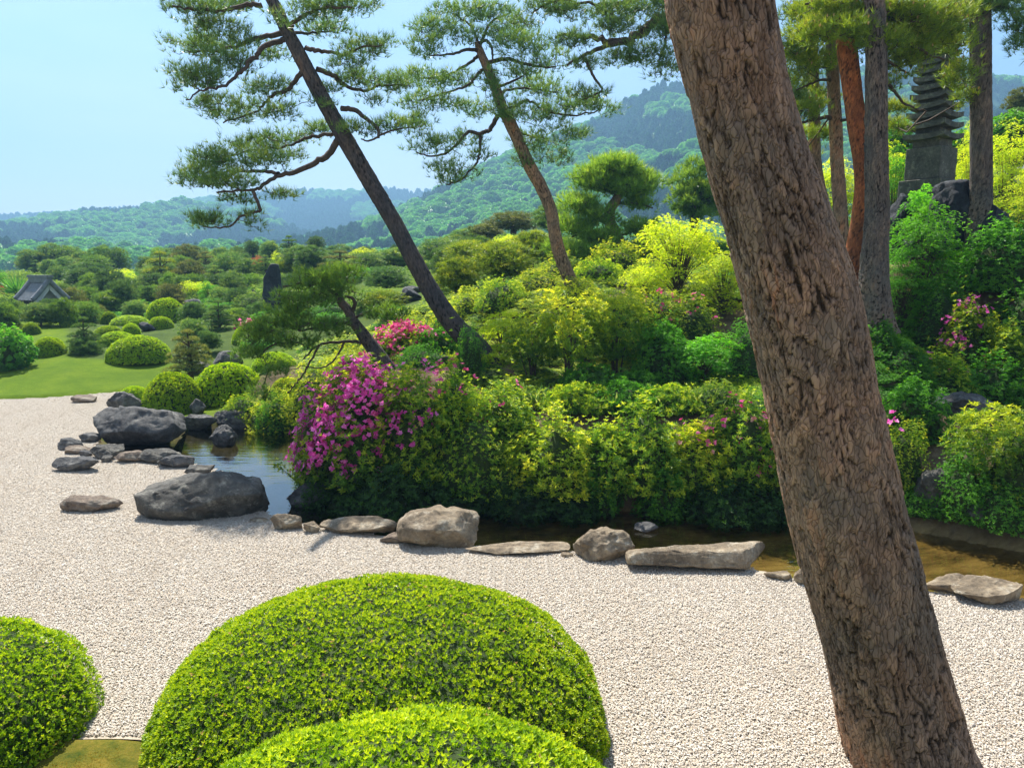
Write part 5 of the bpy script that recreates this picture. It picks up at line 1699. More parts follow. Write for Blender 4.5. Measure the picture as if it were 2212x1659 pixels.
# ------------------------------------------------------------------ azaleas and shrubs of the mound
GA = 'azaleas on the pond bank'
left = lambda d: d[:, 0] < .35
topf = lambda d: d[:, 2] > .45
front_ = lambda d: d[:, 1] < .3
A = plant
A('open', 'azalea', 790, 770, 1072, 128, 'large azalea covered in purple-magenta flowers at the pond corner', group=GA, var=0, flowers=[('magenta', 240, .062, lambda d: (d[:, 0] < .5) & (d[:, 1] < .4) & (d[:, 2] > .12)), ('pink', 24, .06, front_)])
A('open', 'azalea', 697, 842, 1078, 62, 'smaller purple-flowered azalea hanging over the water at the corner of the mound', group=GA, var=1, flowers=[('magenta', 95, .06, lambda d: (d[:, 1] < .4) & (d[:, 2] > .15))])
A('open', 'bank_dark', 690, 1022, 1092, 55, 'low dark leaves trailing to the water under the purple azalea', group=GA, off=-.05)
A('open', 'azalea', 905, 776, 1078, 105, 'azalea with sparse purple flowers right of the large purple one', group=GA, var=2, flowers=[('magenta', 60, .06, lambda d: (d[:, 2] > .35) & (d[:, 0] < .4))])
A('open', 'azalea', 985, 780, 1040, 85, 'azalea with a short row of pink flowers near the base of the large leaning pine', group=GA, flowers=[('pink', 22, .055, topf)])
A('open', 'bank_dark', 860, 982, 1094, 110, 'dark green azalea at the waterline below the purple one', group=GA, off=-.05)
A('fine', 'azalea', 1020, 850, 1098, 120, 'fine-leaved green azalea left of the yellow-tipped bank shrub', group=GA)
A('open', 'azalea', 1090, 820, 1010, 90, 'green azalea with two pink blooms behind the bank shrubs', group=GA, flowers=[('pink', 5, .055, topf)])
A('open', 'azalea_yellow', 1185, 892, 1100, 118, 'azalea with bright yellow new leaves at the pond bank', group=GA)
A('open', 'azalea', 1300, 912, 1100, 92, 'green azalea with yellow shoots in the middle of the bank', group=GA)
A('open', 'azalea', 1395, 872, 1094, 112, 'yellow-tipped azalea right of the middle bank azalea', group=GA)
A('open', 'azalea_yellow', 1495, 905, 1086, 88, 'azalea with pale salmon flowers along its top, left of the thick trunk', group=GA, flowers=[('palepink', 15, .055, topf), ('pink', 8, .055, topf)])
A('open', 'azalea', 1590, 858, 1070, 100, 'yellow-green azalea with pink flowers touching the thick trunk', group=GA, flowers=[('pink', 14, .06, lambda d: d[:, 2] > .1), ('palepink', 8, .055, topf)])
A('open', 'azalea', 1660, 900, 1075, 80, 'bright azalea with one magenta cluster half behind the thick trunk', group=GA, flowers=[('pink', 16, .065, lambda d: (d[:, 0] < -.1) & (d[:, 2] > .2))])
A('open', 'azalea', 1120, 822, 900, 85, 'green azalea behind the yellow-tipped bank shrub', group=GA)
A('open', 'azalea', 1240, 828, 892, 80, 'green azalea behind the middle bank azaleas, under the black stems', group=GA)
A('open', 'shade_green', 1340, 826, 890, 85, 'deep green azalea behind the middle of the bank', group=GA)
A('open', 'azalea', 1450, 832, 892, 80, 'green azalea behind the salmon-flowered one', group=GA)
A('fine', 'azalea', 1550, 822, 890, 75, 'small-leaved green azalea near the trunk, behind the bank row', group=GA)
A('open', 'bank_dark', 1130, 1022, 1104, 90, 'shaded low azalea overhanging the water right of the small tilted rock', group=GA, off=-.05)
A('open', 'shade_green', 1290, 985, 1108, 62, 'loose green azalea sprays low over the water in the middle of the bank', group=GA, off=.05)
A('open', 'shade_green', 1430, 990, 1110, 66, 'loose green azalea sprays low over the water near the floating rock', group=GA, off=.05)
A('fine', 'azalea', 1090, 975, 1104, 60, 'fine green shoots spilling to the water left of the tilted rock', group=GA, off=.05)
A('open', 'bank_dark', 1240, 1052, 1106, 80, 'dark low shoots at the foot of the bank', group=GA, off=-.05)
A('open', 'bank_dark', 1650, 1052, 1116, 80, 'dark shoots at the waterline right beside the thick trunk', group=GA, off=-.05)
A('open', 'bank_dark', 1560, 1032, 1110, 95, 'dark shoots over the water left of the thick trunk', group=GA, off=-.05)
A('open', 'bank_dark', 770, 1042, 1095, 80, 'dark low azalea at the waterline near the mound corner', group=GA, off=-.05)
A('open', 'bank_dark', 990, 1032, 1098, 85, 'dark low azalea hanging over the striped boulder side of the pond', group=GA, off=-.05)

GM = 'shrubs covering the mound'
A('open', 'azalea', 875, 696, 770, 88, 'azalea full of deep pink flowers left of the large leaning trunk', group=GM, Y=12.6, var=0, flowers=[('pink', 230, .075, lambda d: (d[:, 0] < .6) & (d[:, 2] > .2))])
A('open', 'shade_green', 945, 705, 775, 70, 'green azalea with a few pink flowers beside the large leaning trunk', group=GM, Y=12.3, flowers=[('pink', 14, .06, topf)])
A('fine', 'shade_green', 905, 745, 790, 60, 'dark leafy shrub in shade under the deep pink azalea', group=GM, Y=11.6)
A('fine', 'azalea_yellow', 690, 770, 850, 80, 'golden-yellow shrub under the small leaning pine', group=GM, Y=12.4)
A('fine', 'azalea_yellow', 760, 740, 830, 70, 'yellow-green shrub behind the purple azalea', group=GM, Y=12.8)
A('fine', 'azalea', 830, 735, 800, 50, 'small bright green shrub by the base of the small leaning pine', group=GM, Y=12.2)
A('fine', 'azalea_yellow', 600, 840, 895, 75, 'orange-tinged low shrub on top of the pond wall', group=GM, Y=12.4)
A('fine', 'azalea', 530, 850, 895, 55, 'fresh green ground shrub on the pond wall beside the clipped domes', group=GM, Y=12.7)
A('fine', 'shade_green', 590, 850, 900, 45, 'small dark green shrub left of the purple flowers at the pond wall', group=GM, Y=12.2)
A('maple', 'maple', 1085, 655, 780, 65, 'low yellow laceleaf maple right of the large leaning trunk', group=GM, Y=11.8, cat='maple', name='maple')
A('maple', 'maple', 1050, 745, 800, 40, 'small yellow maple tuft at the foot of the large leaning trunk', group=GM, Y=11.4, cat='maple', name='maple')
A('fine', 'shade_green', 1015, 700, 800, 40, 'dark sprig-like shrub crossing the base of the large leaning trunk', group=GM, Y=11.0)
A('stemmy', 'azalea_yellow', 1230, 618, 885, 110, 'tall pieris-like shrub with black crooked stems in the middle of the mound', group=GM, Y=10.6, var=0)
A('stemmy', 'azalea', 1150, 680, 850, 75, 'thin-stemmed green shrub left of the tall pieris-like shrub', group=GM, Y=10.9)
A('stemmy', 'azalea', 1330, 640, 860, 85, 'green shrub right of the tall pieris-like shrub', group=GM, Y=10.9, var=1)
A('fine', 'azalea_yellow', 1340, 615, 760, 85, 'yellow-green shrub behind the tall pieris-like shrub', group=GM, Y=12.0)
A('fine', 'azalea_yellow', 1245, 600, 700, 70, 'bright yellow shrub at the foot of the thin leaning pine', group=GM, Y=12.9)
A('fine', 'azalea', 1420, 625, 760, 75, 'green azalea dotted with small pink flowers under the yellow maple', group=GM, Y=12.2, flowers=[('pink', 16, .05, topf)])
A('fine', 'azalea', 1490, 640, 770, 70, 'azalea with small red-pink flowers above the small blue-black rock', group=GM, Y=12.0, flowers=[('pink', 10, .05, topf)])
A('open', 'shade_green', 1430, 690, 850, 80, 'mid-green leafy shrub below the small blue-black rock, left', group=GM, Y=10.7)
A('maple', 'maple_green', 1520, 705, 855, 85, 'layered light green shrub directly below the small blue-black rock', group=GM, Y=10.5)
A('fine', 'shade_green', 1610, 685, 840, 60, 'dark shrub tight against the left side of the thick trunk', group=GM, Y=10.6)
A('open', 'shade_green', 1270, 790, 880, 75, 'deep green shrub at the foot of the black crooked stems', group=GM, Y=10.1)
A('open', 'shade_green', 1370, 800, 880, 65, 'deep green shrub behind the bamboo grass', group=GM, Y=10.2)
A('fine', 'azalea_yellow', 1165, 580, 660, 75, 'yellowish open shrub behind the thin leaning pine', group=GM, Y=15)
A('fine', 'azalea', 1085, 600, 690, 70, 'grey-green shrub between the two leaning trunks', group=GM, Y=14)
A('fine', 'azalea_yellow', 1010, 620, 700, 55, 'olive-yellow shrub just right of the large leaning trunk', group=GM, Y=14.5)
A('fine', 'azalea_yellow', 960, 660, 720, 50, 'yellow shrub behind the deep pink azalea', group=GM, Y=14)
A('fine', 'azalea_yellow', 880, 670, 730, 60, 'yellow-green low shrub behind the small leaning pine crown', group=GM, Y=15)
A('fine', 'azalea', 1290, 560, 660, 70, 'green shrub behind the thin leaning trunk on its right', group=GM, Y=15.5)
A('fine', 'azalea_yellow', 1400, 560, 660, 60, 'yellow-green shrub under the big cloud pine', group=GM, Y=15)

# bright maples
GP = 'maples on and behind the mound'
A('bigmaple', 'maple', 1465, 432, 640, 105, 'tall brilliant yellow-green maple left of the thick trunk', group=GP, Y=13.5, cat='maple', name='maple')
A('bigmaple', 'maple', 1560, 520, 700, 75, 'yellow maple mass touching the left edge of the thick trunk', group=GP, Y=12.8, cat='maple', name='maple')
A('bigmaple', 'maple', 1395, 560, 660, 60, 'lower yellow maple spray reaching left under the cloud pine', group=GP, Y=13.9, cat='maple', name='maple')
A('bigmaple', 'maple_green', 1985, 385, 620, 95, 'bright green layered maple in front of the stone pagoda', group=GP, Y=11.6, cat='maple', name='maple')
A('bigmaple', 'maple_green', 1945, 520, 690, 60, 'green maple sprays right of the furrowed grey trunk', group=GP, Y=11.4, cat='maple', name='maple')
A('bigmaple', 'maple', 1800, 300, 560, 85, 'yellow-green maple seen between the grove trunks', group=GP, Y=16, cat='maple', name='maple')
A('bigmaple', 'maple', 1900, 280, 560, 60, 'yellow-green maple behind the furrowed trunk and pagoda', group=GP, Y=17, cat='maple', name='maple')
A('bigmaple', 'maple', 2165, 225, 500, 65, 'yellow maple right of the rightmost grove trunk', group=GP, Y=17, cat='maple', name='maple')
A('bigmaple', 'maple', 2210, 330, 560, 60, 'yellow-green maple cut by the right edge below the tiled roof', group=GP, Y=14.5, cat='maple', name='maple')
A('bigmaple', 'maple', 2080, 215, 500, 40, 'yellow maple top just right of the pagoda', group=GP, Y=18, cat='maple', name='maple')

# shaded shrubs of the right bank
GR = 'shaded shrubs on the right bank'
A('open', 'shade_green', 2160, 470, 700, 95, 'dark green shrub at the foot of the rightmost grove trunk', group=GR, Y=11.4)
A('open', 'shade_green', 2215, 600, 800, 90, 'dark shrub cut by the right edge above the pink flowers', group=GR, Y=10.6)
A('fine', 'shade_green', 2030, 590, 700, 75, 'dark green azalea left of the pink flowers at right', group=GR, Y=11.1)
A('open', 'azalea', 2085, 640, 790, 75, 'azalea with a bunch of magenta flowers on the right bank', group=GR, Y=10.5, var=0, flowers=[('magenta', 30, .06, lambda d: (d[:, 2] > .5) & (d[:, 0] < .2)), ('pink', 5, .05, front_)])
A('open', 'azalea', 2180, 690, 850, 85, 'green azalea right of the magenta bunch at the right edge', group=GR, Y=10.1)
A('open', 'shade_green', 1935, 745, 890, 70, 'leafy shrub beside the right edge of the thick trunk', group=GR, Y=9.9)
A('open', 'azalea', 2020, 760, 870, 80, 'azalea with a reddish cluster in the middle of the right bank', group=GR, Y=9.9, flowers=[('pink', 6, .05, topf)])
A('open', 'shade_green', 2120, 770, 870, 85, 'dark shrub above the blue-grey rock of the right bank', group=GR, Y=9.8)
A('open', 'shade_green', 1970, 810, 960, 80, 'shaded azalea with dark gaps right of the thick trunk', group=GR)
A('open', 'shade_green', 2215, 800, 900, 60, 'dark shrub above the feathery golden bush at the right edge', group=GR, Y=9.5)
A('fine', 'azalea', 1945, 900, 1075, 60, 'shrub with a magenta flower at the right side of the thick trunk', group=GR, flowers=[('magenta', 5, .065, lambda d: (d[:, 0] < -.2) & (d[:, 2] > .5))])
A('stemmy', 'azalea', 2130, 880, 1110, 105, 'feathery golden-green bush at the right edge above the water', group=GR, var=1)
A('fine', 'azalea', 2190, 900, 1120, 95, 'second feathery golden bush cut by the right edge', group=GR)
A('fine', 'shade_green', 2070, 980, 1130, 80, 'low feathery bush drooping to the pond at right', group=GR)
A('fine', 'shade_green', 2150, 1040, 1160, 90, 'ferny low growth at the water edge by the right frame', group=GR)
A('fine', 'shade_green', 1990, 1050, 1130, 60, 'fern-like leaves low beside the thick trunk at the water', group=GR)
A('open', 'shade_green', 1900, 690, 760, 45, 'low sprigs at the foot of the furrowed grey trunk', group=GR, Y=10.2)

# bamboo grass along the bank top
for (u, v, y, n, lb) in [(1180, 862, 9.75, 46, 'long bright leaves of bamboo grass under the black crooked stems'), (1290, 872, 9.7, 44, 'bamboo grass in the middle of the bank top'), (1400, 870, 9.7, 40, 'bamboo grass with white-edged leaves before the bare soil'),
                         (1500, 866, 9.65, 30, 'bamboo grass above the salmon azalea'), (1030, 900, 9.8, 30, 'bamboo grass tuft among the green azaleas left of centre'), (1620, 855, 9.6, 24, 'bamboo grass tuft against the thick trunk')]:
    h_ = hit(u, v + 26); y = h_[1] + .1
    c = P(u, v - 2, y)
    o = empty('bamboo_grass', (c[0], y, gz(c[0], y)), lb, 'bamboo grass', 'bamboo grass tufts along the bank top')
    g = Geo()
    n = int(n * 1.6)
    hgt = max(c[2] - gz(c[0], y), 0.12)
    pp = np.stack([rng.normal(0, .26, n), rng.normal(0, .16, n), rng.uniform(.35, 1, n) * hgt], 1)
    dd = np.stack([rng.normal(0, .6, n), rng.normal(-.1, .5, n), rng.uniform(.1, 1.1, n)], 1)
    leaves(g, pp, dd, rng.normal(0, .5, (n, 3)) + np.array([0, 0, 1]), rng.uniform(.11, .2, n), rng.uniform(.018, .03, n), rng.random(n) ** 1.4)
    obj('blades', g.mesh('blades', M['sasa']), o, kind='stuff')
    g = Geo()
    for i in range(14):
        b0 = np.array([rng.normal(0, .22), rng.normal(0, .14), -.05])
        tube(g, [b0, b0 + np.array([rng.normal(0, .04), 0, hgt * rng.uniform(.6, 1)])], [.004, .003], 4)
    obj('stalks', g.mesh('stalks', M['twig']), o)

# thin branch sprays reaching over the water
for (pts, y, lb) in [([(680, 1050), (650, 1045), (620, 1020), (592, 1000)], 8.9, 'thin leafy branch arching left over the bright pond water'),
                     ([(1150, 1060), (1120, 1050), (1100, 1030)], 8.7, 'thin leafy branch over the dark water left of the yellow azalea')]:
    pth = np.array([P(u, v, y - .12 * i) for i, (u, v) in enumerate(pts)])
    o = empty('overhanging_branch', pth[0], lb, 'branch')
    g = Geo()
    for k_ in range(3):
        q = spline(pth - pth[0] + np.array([0, .06 * k_, -.05 * k_]) * np.linspace(0, 1, len(pth))[:, None], 14)
        tube(g, q, np.linspace(.006, .002, 14), 4)
        h = Geo()
    obj('stem', g.mesh('stem', M['twig']), o)
    q = spline(pth - pth[0], 60) + rng.normal(0, .04, (60, 3))
    h = Geo()
    rosettes(h, q, np.tile([0, -.2, 1.], (60, 1)) + rng.normal(0, .4, (60, 3)), 5, .035, .014, 1.0, rng.random(60))
    obj('leaves', h.mesh('leaves', M['azalea']), o, kind='stuff')

# ------------------------------------------------------------------ clipped domes behind the pond and lawn
def Z1(x, y):                     # left-hand detail of the photo -> photo grid
    return x * .3133, y * .3133 + 346.5
GD = 'clipped azalea domes of the garden'
def dome(cx, cy, rx, ry, Y, label, mat='azalea_clip', group=GD):
    u, v = Z1(cx, cy)
    return plant('dome', mat, u, v - ry * .3133, v + ry * .3133, rx * .3133, label, cat='shrub', name='clipped_azalea', group=group, Y=Y, dy=.85, sink=.03)
dome(1190, 1560, 212, 84, 13.35, 'round clipped azalea nearest the lawn corner, above the brown-grey rock')
dome(1580, 1500, 235, 100, 14.0, 'wider clipped azalea right of the round one behind the pond')
dome(1900, 1420, 150, 90, 14.8, 'yellow clipped azalea half hidden behind the small leaning pine')
dome(930, 1590, 105, 32, 14.2, 'low flat clipped azalea at the tip of the lawn')
dome(350, 1300, 105, 75, 18.6, 'left clipped azalea standing behind the lawn crest')
dome(960, 1290, 205, 80, 18.3, 'long mounded clipped azalea behind the lawn crest with a dark shaded front')
dome(810, 1235, 125, 50, 20.0, 'flat yellow clipped azalea above the long mounded one')
dome(750, 1180, 100, 38, 21.0, 'low clipped azalea left of the black rock')
dome(905, 1165, 65, 38, 21.5, 'small clipped azalea touching the black rock')
dome(900, 1110, 135, 40, 24.0, 'pale yellow clipped azalea strip under the tall clipped dome')
dome(1155, 1040, 140, 82, 25.0, 'tall clipped dome beside the flat dark rock')
dome(1115, 1150, 85, 72, 22.5, 'steep clipped dome below the tall one')
dome(220, 1180, 62, 55, 21.5, 'small green clipped bush at the far edge of the sloping lawn', 'azalea')
dome(375, 1075, 85, 62, 24.0, 'dark green ball-shaped clipped tree crown beyond the sloping lawn', 'azalea')
dome(478, 1110, 62, 52, 23.0, 'dark clipped ball right of the ball-shaped crown', 'azalea')
dome(755, 1085, 60, 42, 24.5, 'dark clipped ball before the conical pine', 'azalea')
dome(1680, 1200, 80, 45, 20.0, 'flat bright clipped azalea below the pink spot', 'azalea_clip')
dome(1980, 1560, 110, 60, 13.4, 'golden clipped azalea at the right end of the low pond wall', 'azalea_yellow')

T = tree
def tz1(kind, mat, cx, cy, rx, ry, Y, label, **kw):
    u, v = Z1(cx, cy)
    f = 1.12 if kind == 'cloud' else 1.0
    ry = max(ry, .85 * rx)
    return tree(kind, mat, u, v + 3 * f, rx * .3133 * f, ry * .3133 * f * 1.1, Y, label, **kw)
dk, gr_, br, ye = 'pine_dark', 'pine_near', 'pine_brown', 'pine_yellow'
tz1('broad', 'shade_green', 60, 1320, 165, 170, 17.2, 'large dark broadleaf bush at the left edge of the lawn', cat='tree', name='broadleaf_tree', group='broadleaf trees of the garden')
tz1('cloud', dk, 50, 1075, 90, 95, 24, 'dark pine at the left edge behind the large dark bush')
tz1('cloud', 'pine_mid', 205, 1075, 80, 80, 24, 'dull olive pine below the tiled roof')
tz1('tiers', dk, 580, 1195, 125, 115, 18.9, 'dark tiered pine standing between the two domes behind the lawn crest')
tz1('cloud', dk, 590, 1310, 100, 55, 18.6, 'dark low foliage under the dark tiered pine')
tz1('cloud', dk, 835, 950, 100, 125, 28, 'dark conical pine behind the pale yellow strip', var=0)
tz1('cloud', gr_, 930, 1030, 80, 60, 26, 'low spreading pine right of the conical one')
tz1('cloud', br, 490, 990, 100, 100, 28, 'brown-green round pine right of the tiled roof')
tz1('cloud', dk, 345, 1010, 65, 62, 25.5, 'dark pine directly under the white gable')
tz1('cloud', gr_, 440, 905, 70, 60, 31, 'blue-green pine touching the right end of the roof')
def mz1(cx, cy, rx, ry, Y, label, mat='maple', kind='bigmaple'):
    u, v = Z1(cx, cy)
    return plant(kind, mat, u, v - ry * .3133, v + ry * .3133, rx * .3133, label, cat='maple', name='maple', group='maples of the distant garden', Y=Y)
mz1(850, 800, 120, 85, 38, 'bright yellow maple in the distant garden right of the roof')
mz1(735, 830, 65, 55, 36, 'smaller yellow maple left of the bright yellow one')
mz1(1000, 880, 75, 60, 33, 'yellow-green maple right of the conical pine')
tz1('tiers', ye, 1110, 760, 150, 75, 36, 'flat-topped yellowish tree right of the bright yellow maple', cat='tree')
GF = 'far pines along the garden skyline'
for i, (cx, cy, rx, ry, Y, mt, lb) in enumerate([
    (250, 745, 60, 60, 46, dk, 'leftmost dark pine of the far skyline row'), (335, 735, 62, 55, 45, gr_, 'second pine from the left in the far skyline row, above the roof'),
    (440, 735, 78, 55, 47, gr_, 'wide pine third in the skyline row'), (420, 800, 90, 55, 40, gr_, 'pine just behind the roof ridge'), (545, 725, 60, 45, 47, br, 'olive pine fourth in the skyline row'),
    (630, 725, 60, 50, 46, dk, 'dark pine fifth in the skyline row'), (700, 745, 60, 60, 44, dk, 'dark pine left above the yellow maple'), (560, 820, 95, 65, 36, dk, 'dark round pine between the roof and the yellow maple'),
    (660, 900, 85, 75, 32, gr_, 'grey-green pine below the smaller yellow maple'), (560, 900, 60, 60, 33, dk, 'dark pine right of the blue-green one'), (650, 1050, 80, 65, 26, br, 'spreading olive pine behind the dark tiered one'),
    (1290, 675, 100, 45, 43, br, 'brownish flat pine on the skyline above the yellowish tree'), (1420, 710, 95, 60, 41, br, 'olive pine right of the brownish flat one'), (1020, 720, 70, 50, 44, gr_, 'small pine peeking above the yellowish tree'),
    (1300, 790, 110, 60, 36, br, 'wide olive pine above the pale maple'), (1580, 735, 120, 75, 38, gr_, 'big rounded pine left of the orange tree'), (1480, 800, 90, 60, 36, gr_, 'rounded pine below the olive one'),
    (1640, 640, 55, 30, 47, gr_, 'small skyline pine above the big rounded one'), (1740, 600, 60, 35, 46, dk, 'dark skyline pine left of the tallest pair'), (1860, 610, 70, 40, 44, gr_, 'grey-green skyline pine by the tallest pair'),
    (1995, 590, 85, 65, 41, dk, 'taller skyline pine with flat tiers, left of the pair'), (2175, 570, 62, 52, 40, dk, 'taller skyline pine, right of the pair'), (2080, 660, 90, 60, 38, gr_, 'pine under the taller skyline pair'),
    (1700, 760, 90, 70, 35, gr_, 'pine below the orange tree'), (1830, 720, 80, 60, 35, gr_, 'pine behind the top of the standing stone'), (1960, 760, 90, 70, 33, ye, 'yellowish pine right above the standing stone'),
    (2140, 740, 90, 70, 31, dk, 'dark rounded pine upper right of the standing stone'), (1180, 930, 100, 70, 29, br, 'brown pine behind the tall clipped dome'), (1230, 1000, 90, 60, 27.5, br, 'second brown pine just above the tall clipped dome'),
    (1600, 870, 90, 65, 30, gr_, 'pine left of the standing stone'), (1640, 960, 100, 85, 26.5, dk, 'dark pine at the lower left of the standing stone'), (1335, 1050, 90, 62, 23.5, dk, 'dark pine in front of the flat dark rock'),
    (1510, 1075, 125, 110, 22, dk, 'large dark pine right of the flat dark rock'), (1330, 1170, 100, 60, 20.5, gr_, 'rounded green pine above the tiered tan pine'), (1440, 1240, 80, 60, 19, dk, 'dark pine behind the tiered tan pine'),
    (1790, 1060, 95, 70, 24, dk, 'dark pine below the standing stone'), (1020, 930, 60, 85, 29.5, dk, 'narrow dark tree in a shadowy hollow'), (1880, 1130, 90, 70, 21, gr_, 'pine behind the pink spot'), (1250, 870, 80, 50, 31, gr_, 'low pine under the pale maple')]):
    tz1('cloud' if i % 4 else 'tiers', mt, cx, cy, rx, ry, Y, lb, group=GF)
mz1(1350, 860, 120, 60, 30.5, 'pale yellow-green maple above the tall clipped dome')
mz1(1440, 870, 80, 70, 29.5, 'green-yellow maple right of the pale one', 'maple_green')
mz1(1500, 935, 60, 45, 28, 'small yellow shrubby maple above the flat dark rock')
mz1(1780, 680, 50, 40, 40, 'orange-leaved maple on the garden skyline', 'maple_red')
mz1(1905, 640, 45, 35, 42, 'small yellow maple right of the orange one')
mz1(15, 790, 50, 62, 33, 'bright green tree top at the left edge above the red one', 'maple_green')
mz1(20, 885, 60, 45, 31, 'red-leaved maple at the left edge', 'maple_red')
tz1('tiers', br, 1300, 1310, 165, 135, 15.9, 'tiered tan-green pine at the right end of the lawn', cat='pine', var=1)
tz1('cloud', gr_, 30, 950, 70, 60, 33, 'dull pine under the red maple at the left edge')
tz1('cloud', gr_, 60, 1180, 60, 60, 24, 'small pine behind the large dark bush')
plant('open', 'azalea', 535, 695, 712, 22, 'small azalea with a pink spot of flowers in the distant garden', group='maples of the distant garden', Y=22, flowers=[('pink', 18, .12, lambda d: d[:, 2] > .3)])['group'] = 'distant azaleas'

# pines behind the mound (middle of the picture)
GC = 'pines behind the mound'
T('cloud', 'pine_bright', 1508, 425, 66, 82, 20, 'yellow-green pine half behind the thick trunk', group=GC)
T('cloud', br, 1110, 482, 65, 28, 31, 'flat brown pine clump left of the thin leaning trunk', group=GC)
T('cloud', br, 1050, 505, 45, 26, 33, 'second flat brown pine clump behind the leaning trunks', group=GC)
T('cloud', gr_, 1190, 475, 42, 36, 27, 'grey-green pine touching the thin leaning trunk', group=GC)
T('cloud', gr_, 950, 545, 60, 34, 30, 'low green pine just right of the large leaning trunk', group=GC)
T('cloud', ye, 1010, 555, 60, 40, 24, 'yellow-green pine in the gap between the leaning trunks', group=GC)
T('cloud', gr_, 1005, 520, 50, 26, 33, 'skyline pine between the leaning trunks', group=GC)
T('cloud', ye, 1085, 570, 80, 55, 17.5, 'loose olive pine between the leaning trunks on the mound', group=GC)
T('cloud', ye, 1150, 540, 60, 45, 20, 'olive pine behind the thin leaning trunk', group=GC)
T('cloud', ye, 985, 600, 50, 45, 17, 'olive bushy pine right of the large leaning trunk', group=GC)
T('cloud', dk, 835, 603, 52, 32, 24, 'dark rounded pine just left of the far lawn patch', group=GC)
T('tiers', br, 735, 572, 56, 30, 29, 'olive-topped pine behind the small leaning pine', group=GC)
T('cloud', dk, 672, 560, 40, 30, 31, 'dark pine left of the olive-topped pine', group=GC)
T('cloud', gr_, 790, 570, 50, 28, 30, 'green pine in the row behind the small leaning pine', group=GC)
T('cloud', gr_, 855, 560, 50, 28, 31, 'green pine left of the large leaning trunk', group=GC)
T('cloud', gr_, 640, 560, 36, 26, 33, 'pine above the small leaning pine crown', group=GC)
T('cloud', ye, 830, 650, 55, 26, 19, 'bright pale pine clump under the dark rounded pine', group=GC)
plant('bigmaple', 'maple', 788, 524, 560, 48, 'yellow-green maple on the skyline left of the large leaning trunk', cat='maple', name='maple', group=GP, Y=36)
plant('bigmaple', 'maple', 1100, 496, 540, 42, 'small yellow maple top behind the leaning pines', cat='maple', name='maple', group=GP, Y=27)
plant('fine', 'azalea_yellow', 1330, 520, 600, 70, 'yellow-green shrub under the tiered pine', group=GM, Y=16.5)
plant('fine', 'azalea_yellow', 1210, 545, 620, 60, 'yellow-green shrub behind the thin leaning pine foot', group=GM, Y=17)
T('broad', 'shade_green', 2190, 300, 60, 60, 19, 'dark tree behind the rightmost grove trunk', cat='tree', name='broadleaf_tree', group='broadleaf trees of the garden')
plant('bigmaple', 'maple', 2085, 255, 520, 45, 'yellow-green maple between the pagoda and the rightmost trunk', cat='maple', name='maple', group=GP, Y=15.5)
plant('bigmaple', 'maple_green', 1925, 290, 520, 50, 'green maple close to the left side of the pagoda', cat='maple', name='maple', group=GP, Y=15.6)
T('broad', 'shade_green', 2075, 340, 42, 60, 19.5, 'dark leafy tree between the pagoda and the rightmost trunk', cat='tree', name='broadleaf_tree', group='broadleaf trees of the garden')
T('broad', 'shade_green', 1940, 330, 40, 70, 18, 'dark tree left behind the pagoda', cat='tree', name='broadleaf_tree', group='broadleaf trees of the garden')
T('cloud', ye, 1730, 380, 42, 60, 18, 'olive pine glimpsed between the thick trunk and the slim ones', group=GC)
T('cloud', br, 2200, 222, 30, 30, 26, 'tan pine top at the right edge under the blue hill', group=GC)
T('cloud', dk, 2210, 270, 50, 40, 21, 'dark pine at the right edge above the small roof', group=GC)

# low ground cover filling the beds
def cover(name, mat, seed, n, y0, y1, xr, rad, label, hh=.55):
    r = np.random.default_rng(seed)
    y = r.uniform(y0, y1, n); x = r.uniform(xr[0], xr[1], n) * y
    z, sg, sp, left, near = terrain(x, y, True)
    rat = x / y
    lawn_ = ((x < -4.6) & ((y < 18.6) | ((y < 25.5) & (rat < -.50)))) | ((((x + 3.2) / 2.4) ** 2 + ((y - 24.5) / 4.8) ** 2) < 1)
    ok = ~((rat > -.62) & (rat < -.34) & (y > 17.2) & (y < 25)) & (sg > .45) & (sp > .25) & ~lawn_ & (fbm(np.stack([x, y, y * 0], 1) * .8 + seed, 2, seed) > -.28)
    for o_ in bpy.data.objects:
        if o_.get('category') == 'rock':
            ok &= ((x - o_.location.x) ** 2 + (y - o_.location.y + .4) ** 2) > (.35 + .012 * o_.location.y) ** 2 * 2.2
    x, y, z = x[ok], y[ok], z[ok]
    s_ = rad * r.uniform(.6, 1.25, len(x)) * np.clip(y / 12, 1, 3)
    me = [m_ for nm, m_ in proto('fine', seed, mat, .6) if nm == 'foliage'][0].copy()
    me.materials[0] = M[mat]
    rt = np.zeros((len(x), 3)); rt[:, 2] = r.uniform(0, 6.28, len(x))
    scatter(name, np.stack([x, y, z - .03], 1), rt, np.stack([s_, s_, s_ * hh], 1), hidden_proto(name, me), 'stuff', label)
cover('green_ground_cover', 'azalea', 1, 900, 9.6, 17, (-.28, .75), .30, 'low green undergrowth between the shrubs of the mound')
cover('yellow_ground_cover', 'azalea_yellow', 2, 420, 10.5, 17, (-.28, .4), .26, 'low yellow-green undergrowth on the sunny mound')
cover('dark_ground_cover', 'shade_green', 3, 950, 9.2, 17, (.25, 1.15), .30, 'dark low undergrowth on the shaded right bank')
cover('garden_ground_cover', 'shade_green', 4, 800, 16, 60, (-.78, .6), .34, 'low green planting between the trees of the distant garden', .8)
cover('garden_dark_cover', 'pine_mid', 5, 1800, 19, 62, (-.78, .6), .36, 'dark low planting between the trees of the distant garden', 1.0)

